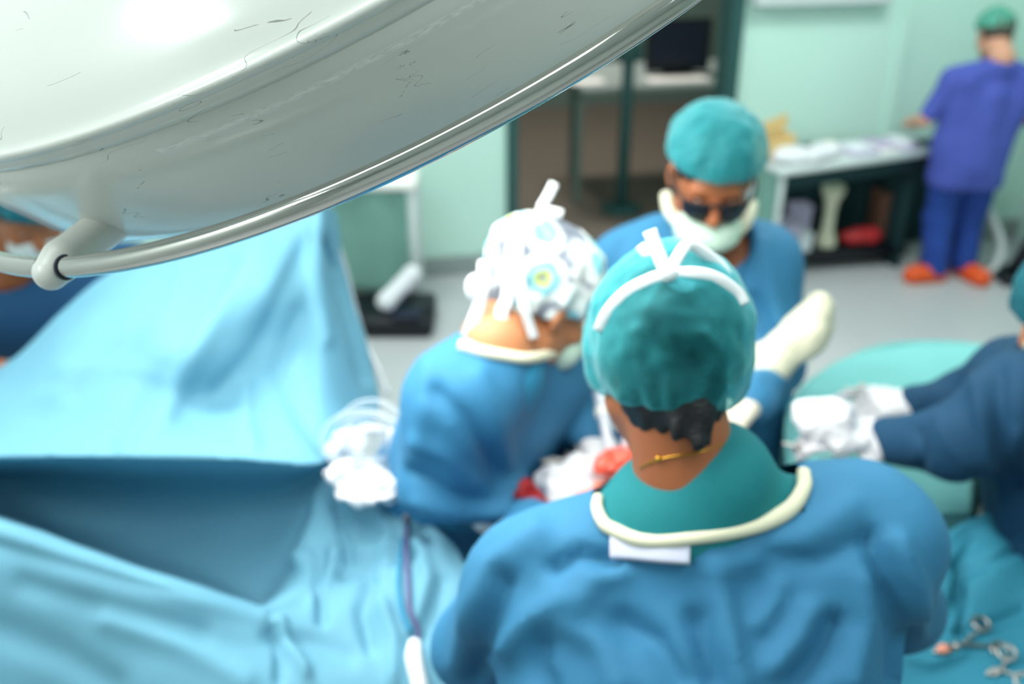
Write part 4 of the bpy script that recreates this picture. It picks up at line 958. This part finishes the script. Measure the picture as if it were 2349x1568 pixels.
V = folds(V, Fc, [([(2195,1300),(2205,1380),(2215,1440)], 12, -.020), ([(2150,1305),(2210,1250),(2270,1215)], 18, .010), ([(2210,1310),(2270,1290),(2330,1260)], 12, -.012), ([(2200,1445),(2280,1430),(2349,1400)], 14, -.014), ([(2070,1500),(2130,1520),(2200,1500)], 16, .008), ([(2120,1420),(2160,1380),(2180,1320)], 16, .010)], .004, (9, 9, 9), 95)
g = link('stand_drape', *cloth_sheet(V, Fc, .003), M['instrument_drape'], base=A(2250, 1450, 1.3)); tag(g, 'teal-blue folded drape over the instrument stand in the lower right corner', 'drape')
tt = thing('instrument_stand', 'steel stand hidden under the teal-blue folded drape', 'stand', (.86, 1.36, 0))
link('tray', *mesh_box((.86, 1.36, .86), (.13, .12, .01)), M['steel'], tt); link('post', *cyl((.86, 1.36, .03), (.86, 1.36, .86), .018), M['steel'], tt); link('base', *mesh_box((.86, 1.36, .018), (.2, .16, .018), bev=.008), M['steel'], tt)
def lie(a, b, label, **k):
    pa = hit(g, *a, .006); pb = hit(g, *b, .006); forceps('forceps', pa, pb, (0, -.3, 1), label, **k)
lie((2140, 1500), (2270, 1464), 'pinkish steel forceps lying along a fold of the corner drape')
lie((2262, 1552), (2330, 1535), 'steel forceps at the bottom edge of the corner drape')
k = g; b = hit(k, 2160, 1492, .008)
q = link('gauze_swab', *blob(b, (.012, .010, .008), .004, 60, 55, I3, .0025), M['glove_bloody'], base=b); tag(q, 'small pink-stained swab on the jaws of the forceps on the corner drape', 'gauze')

# ------------------------------------------------------------------ on the blue drape: bag, coil, pen
bgc = A(835, 1110, 1.46)
V, Fc = blob(bgc, (.070, .045, .016), .016, 34, 60, frame((.1, .9, .3), (0, -.4, 1)), .004, [rc(A(765, 1085, 1.47), A(800, 1120, 1.46), .02, .03), rc(A(900, 1120, 1.46), A(870, 1130, 1.45), .02, .025)])
g = link('crumpled_cloth', V, Fc, M['white'], base=bgc); tag(g, 'crumpled white cloth lying at the foot of the clear tubing coil', 'cloth')
rng = random.Random(4)
cl = thing('tubing_coil', 'loose coil of clear plastic tubing between blue drape and flower-cap surgeon', 'tubing', A(850, 1060, 1.5))
cpt = A(850, 1010, 1.53)
P = []
for i in range(64):
    t = i/64*5.2*2*math.pi; k = 1+.22*math.sin(t*.37)
    P.append(cpt+np.array([math.cos(t)*.058*k+.012*math.sin(t*.21), .03*math.sin(t*.53)+.02*math.sin(t)*k, math.sin(t)*.045*k+.01*math.cos(t*.6)]))
link('coil', *tube(P, .0048, 8, n=4), M['clear'], cl)
link('end_connector', *cyl(P[-1], P[-1]+np.array([.0, -.01, -.03]), .008), M['tube_white'], cl)
V, Fc = blob(A(848, 1030, 1.52), (.075, .035, .055), .016, 20, 66, I3, .005)
g = link('plastic_bag', V, Fc, M['bag'], base=A(848, 1030, 1.52)); tag(g, 'cloudy see-through plastic bag wrapped about the tubing coil', 'bag')
pn = thing('cautery_pen', 'white handle with a mauve cord hanging down the front of the drape', 'surgical pen', hit(drape, 950, 1500, .01))
hp = [hit(drape, 940, 1478, .012), hit(drape, 950, 1520, .012), hit(drape, 966, 1590, .012)]
link('handle', *tube(hp, (.011, .014, .013), 14), M['tape'], pn)
cdp = [q for q in [hit(drape, u, v, .008) for u, v in ((936,1205),(938,1250),(936,1300),(938,1350),(946,1400),(954,1440),(950,1470))] if q is not None]
link('cord', *tube([A(934, 1180, 1.415), A(935, 1192, 1.41)]+cdp, .0042, 8), M['cord'], pn)
link('cord_plug', *cyl(A(934, 1200, 1.405), A(935, 1178, 1.415), .008), M['rubber'], pn)
g = link('tubing', *tube([q for q in [hit(drape, u, v, .007) for u, v in ((925,1240),(918,1300),(915,1350),(925,1410),(940,1450))] if q is not None], .0035, 8), M['scrub_blue'], base=hit(drape, 918, 1300)); tag(g, 'thin blue tube running beside the mauve cord on the drape', 'tube')
g = link('hose', *tube([A(735, 480, 2.34), A(765, 540, 2.36), A(790, 610, 2.34), (A(812, 700, 2.30)), A(835, 775, 2.22), A(868, 850, 2.10), A(890, 900, 1.98)], .0065, 10), M['tube_white'], base=A(835, 775, 2.22)); tag(g, 'pale hose running down the right edge of the tented blue drape', 'hose')

# ------------------------------------------------------------------ left background: side table, low black base, clog
ts = thing('side_table', 'side table with white top and hanging green cloth by mint wall', 'table', (-.86, 4.68, 0))
link('tabletop', *mesh_box((-.86, 4.68, .655), (.40, .13, .018), bev=.006), M['paper'], ts)
for x in (-.48, -1.24):
    for y in (4.58, 4.78): link('leg', *cyl((x, y, 0), (x, y, .64), .019), M['pale_metal'], ts)
V, Fc = loft([[np.array([x, 4.575-.012*math.sin(x*26), z]) for x in np.linspace(-1.22, -.51, 12)] for z in (.64, .5, .3, .10)], 5, 5)
link('cloth_skirt', *cloth_sheet(V, Fc, .004), M['green_cloth'], ts)
bs = thing('pedal_base', 'low black base standing on the floor under the side table', 'base', (-.60, 4.42, 0))
link('body', *mesh_box((-.60, 4.42, .05), (.22, .17, .05), bev=.02), M['black'], bs); link('pedal', *mesh_box((-.50, 4.30, .115), (.07, .06, .012), bev=.006), M['navy_plastic'], bs)
a = A(885, 690, 4.31); b = A(945, 628, 4.42)
s = S().add(rc(a, a*.45+b*.55, .045, .038)).add(rc(a*.4+b*.6, b, .036, .045), .02); V, Fc = s.mesh(.006)
g = link('clog', V, Fc, M['white'], base=a); tag(g, 'white clog resting on the low black base below the side table', 'shoe')
link('sole', *tube([a+[0, -.01, -.036], a*.5+b*.5+[0, -.01, -.032], b+[0, -.01, -.036]], (.036, .030, .034), 10, .010, nref=(0, 0, 1)), M['lilac'], g)

# ------------------------------------------------------------------ right background: long bench and what is on and under it
BA, BB = np.array([1.325, 4.73, 0]), np.array([2.22, 5.10, 0]); bd = nrm(BB-BA); bn = np.array([-bd[1], bd[0], 0]); RB = np.stack([bd, bn, [0, 0, 1]])
L = np.linalg.norm(BB-BA)
def B(s, o, z): return BA+bd*s+bn*o+np.array([0, 0, z])
be = thing('work_bench', 'long pale bench along the mint wall loaded with white cloths and papers', 'bench', B(L/2, .15, 0))
link('tabletop', *mesh_box(B(L/2, .15, .665), (L/2, .15, .016), RB, .006), M['pale_metal'], be)
link('apron', *mesh_box(B(L/2, .03, .610), (L/2-.02, .010, .040), RB), M['dark_cloth_and_shade'], be)
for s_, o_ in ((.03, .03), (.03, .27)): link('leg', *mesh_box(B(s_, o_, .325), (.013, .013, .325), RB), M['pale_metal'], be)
link('end_panel', *mesh_box(B(L-.06, .17, .325), (.012, .12, .325), RB), M['dark_cloth_and_shade'], be)
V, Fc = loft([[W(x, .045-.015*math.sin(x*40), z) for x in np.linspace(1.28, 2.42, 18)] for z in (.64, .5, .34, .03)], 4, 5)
g = link('backdrop', *cloth_sheet(V, Fc, .004), M['dark_cloth_and_shade'], base=W(1.8, .05, .03)); tag(g, 'very dark green curtain along the wall standing in for the shade under the bench', 'backdrop')  # added dark sheet: the shade under the bench is put into its colour
V, Fc = loft([[B(.02+.012*math.sin(y*30), y, z) for y in np.linspace(.06, .27, 10)] for z in (.65, .5, .35, .22)], 4, 5)
link('side_curtain', *cloth_sheet(V, Fc, .004), M['green_cloth'], be)
V, Fc = blob(B(.22, .10, .715), (.20, .085, .040), .020, 14, 101, RB, .008); g = link('white_cloth', V, Fc, M['white'], base=B(.22, .14, .68)); tag(g, 'crumpled heap of white cloth on the near end of the bench', 'cloth')
V, Fc = blob(B(.42, .20, .70), (.07, .06, .028), .012, 18, 103, RB, .007); g = link('white_cloth', V, Fc, M['paper'], base=B(.44, .19, .68)); tag(g, 'small flat white cloth next to the heap on the bench', 'cloth')
t = thing('card_box', 'open yellow-tan card box standing at the back of the bench', 'box', B(.10, .25, .682))
Rr = np.stack([nrm(bd+bn*.2), nrm(bn-bd*.2), [0, 0, 1]])
link('body', *join(mesh_box(B(.10, 0.260, 0.750), (.105, .006, .07), Rr), mesh_box(B(.10, 0.180, 0.730), (.105, .006, .05), Rr), mesh_box(B(.0, 0.200, 0.735), (.006, .045, .055), Rr), mesh_box(B(.20, 0.240, 0.735), (.006, .045, .055), Rr), mesh_box(B(.10, 0.220, 0.688), (.105, .045, .005), Rr)), M['cardboard'], t, smooth=False)
link('flap', *mesh_box(B(.13, 0.280, 0.830), (.085, .004, .03), np.stack([nrm(bd*.96+np.array([0, 0, .28])), bn, nrm(np.array([0, 0, .96])-bd*.28)])), M['cardboard'], t, smooth=False)
for i, (s_, o_, w_, d_, h_, m_, l) in enumerate(((.56, .14, .08, .10, .020, 'lilac', 'lilac-white instrument tray nearest the heap of white cloth'), (.71, .15, .055, .11, .018, 'paper', 'flat white packet in the middle of the row along the bench'), (.85, .14, .06, .10, .022, 'lilac', 'lilac-white tray at the far end of the bench beside purple scrubs'))):
    t = thing('tray', l, 'tray', B(s_, o_, .681), 'row of trays and packets on the bench')
    c = B(s_, o_, .681+h_/2)
    link('body', *mesh_box(c, (w_, d_, h_/2), RB, .006), M[m_], t)
    link('content', *mesh_box(c+[0, 0, h_/2+.006], (w_*.8, d_*.8, .006), RB, .003), M['tape' if i != 1 else 'lilac'], t)
# low dark dolly against the wall with odds and ends
dl = thing('dolly', 'low dark wheeled platform on the floor under the bench', 'platform', (1.80, 5.20, 0))
RD = np.stack([nrm([1, .17, 0]), nrm([-.17, 1, 0]), [0, 0, 1]]); DC = np.array([1.80, 5.22, 0])
def D(x, y, z): return DC+RD[0]*x+RD[1]*y+np.array([0, 0, z])
link('platform', *mesh_box(D(0, 0, .09), (.38, .13, .03), RD, .01), M['black'], dl)
for x, y in ((-.33, -.10), (.33, -.10), (-.33, .10), (.33, .10)):
    w = link('caster', *cyl(D(x-.012, y, .030), D(x+.012, y, .030), .029), M['rubber'], dl); link('fork', *mesh_box(D(x, y, .055), (.018, .010, .012), RD), M['steel'], w)
for x, y, w, d, h, m, l, n in ((-.32, -.06, .055, .06, .075, 'lilac', 'lilac-grey box at the left end under the bench', 'box'), (-.225, -.07, .035, .05, .045, 'tape', 'small white box between two lilac boxes under the bench', 'box'), (-.20, .05, .05, .05, .10, 'lilac', 'tall lilac-grey box behind the small white box under the bench', 'box'), (.29, .03, .055, .06, .13, 'brown', 'upright brown carton at the right end under the bench', 'box')):
    t = thing('box', l, n, D(x, y, .12)); link('body', *mesh_box(D(x, y, .12+h), (w, d, h), RD, .005), M[m], t, smooth=False); link('lid', *mesh_box(D(x, y, .12+2*h+.006), (w+.004, d+.004, .010), RD, .003), M[m], t, smooth=False)
s = [(.004, 0), (.055, 0), (.058, .01), (.050, .05), (.032, .09), (.030, .20), (.038, .26), (.060, .31), (.064, .34), (.055, .345), (.004, .335)]
g = link('pedestal_jar', *lathe(s, 32, (I3, D(-.07, -.04, .12))), M['cream'], base=D(-.07, -.04, .12)); tag(g, 'cream waisted plastic stand under the bench beside the red bag', 'stand')
V, Fc = blob(D(.12, -.07, .175), (.12, .06, .05), .010, 16, 111, RD, .006); g = link('bag', V, Fc, M['red'], base=D(.12, -.07, .12)); tag(g, 'soft red bag lying under the bench', 'bag')
# leaning dark frame and grey hose at the right edge
t = thing('equipment_stand', 'tall dark slanting stand at the right edge behind the purple scrubs', 'stand', (2.86, 5.0, 0))
link('post', *tube([(2.72, 4.98, .02), (2.86, 4.96, .42), (2.98, 4.95, .80)], .055, 12, .05), M['black'], t); link('base', *mesh_box((2.76, 4.98, .02), (.14, .12, .02), bev=.008), M['black'], t)
g = link('hose', *tube([(2.52, 5.16, .42), (2.60, 5.10, .30), (2.66, 5.05, .15), (2.62, 5.02, .03), (2.56, 5.05, .02)], .022, 12), M['pale_metal'], base=(2.6, 5.05, 0)); tag(g, 'pale grey hose curving to the floor beside the orange clogs', 'hose')
t = thing('light_box', 'pale grey wall-mounted viewer box above the bench', 'light box', W(1.55, .06, 1.40))
link('housing', *mesh_box(W(1.58, .05, 1.645), (.37, .045, .27), RW, .01), M['pale_metal'], t, smooth=False); link('screen', *mesh_box(W(1.58, .098, 1.655), (.33, .004, .22), RW, .002), M['xray'], t, smooth=False)

# ------------------------------------------------------------------ in the dark room beyond the doorway
t = thing('desk', 'grey desk in the dark room beyond the doorway', 'desk', (1.0, 6.6, 0))
link('desktop', *mesh_box((1.02, 6.62, .745), (.66, .36, .015), RW), M['grey_trim'], t, smooth=False)
for x in (.42, 1.62):
    for y in (6.34, 6.90): link('leg', *mesh_box((x, y+(x-1.02)*.176, .365), (.02, .02, .365), RW), M['wall_dark'], t, smooth=False)
t = thing('monitor', 'black computer monitor on the desk beyond the doorway', 'monitor', (1.11, 6.62, .76))
mc = A(1556, 103, 6.60)
link('bezel', *mesh_box(mc, (.215, .025, .165), RW, .02), M['black'], t, smooth=False); link('screen', *mesh_box(mc+[0, -.026, .01], (.19, .002, .135), RW, .001), M['navy_plastic'], t, smooth=False)
link('foot', *join(mesh_box((mc[0], 6.63, .768), (.10, .08, .008), RW), mesh_box((mc[0], 6.65, .82), (.03, .015, .06), RW)), M['black'], t, smooth=False)
for (u, v, y), (w_, d_), l in (((1553, 176, 6.40), (.195, .075), 'bright white papers on the desk right under the black monitor'), ((1345, 192, 6.33), (.11, .07), 'bright white papers at the left end of the desk beyond the doorway')):
    c = A(u, v, y); c[2] = .764; tag(link('papers', *mesh_box(c, (w_, d_, .004), RW, .002), M['paper'], base=c, smooth=False), l, 'papers')
t = thing('floor_stand', 'dark green post on a round foot in front of the desk beyond the doorway', 'stand', (.70, 6.08, 0))
link('post', *cyl((.70, 6.08, .02), (.70, 6.08, .98), .038), M['jamb'], t); link('foot', *cyl((.70, 6.08, 0), (.70, 6.08, .03), .13), M['jamb'], t); link('head', *mesh_box((.70, 6.08, 1.0), (.07, .05, .06), RW, .01), M['jamb'], t)
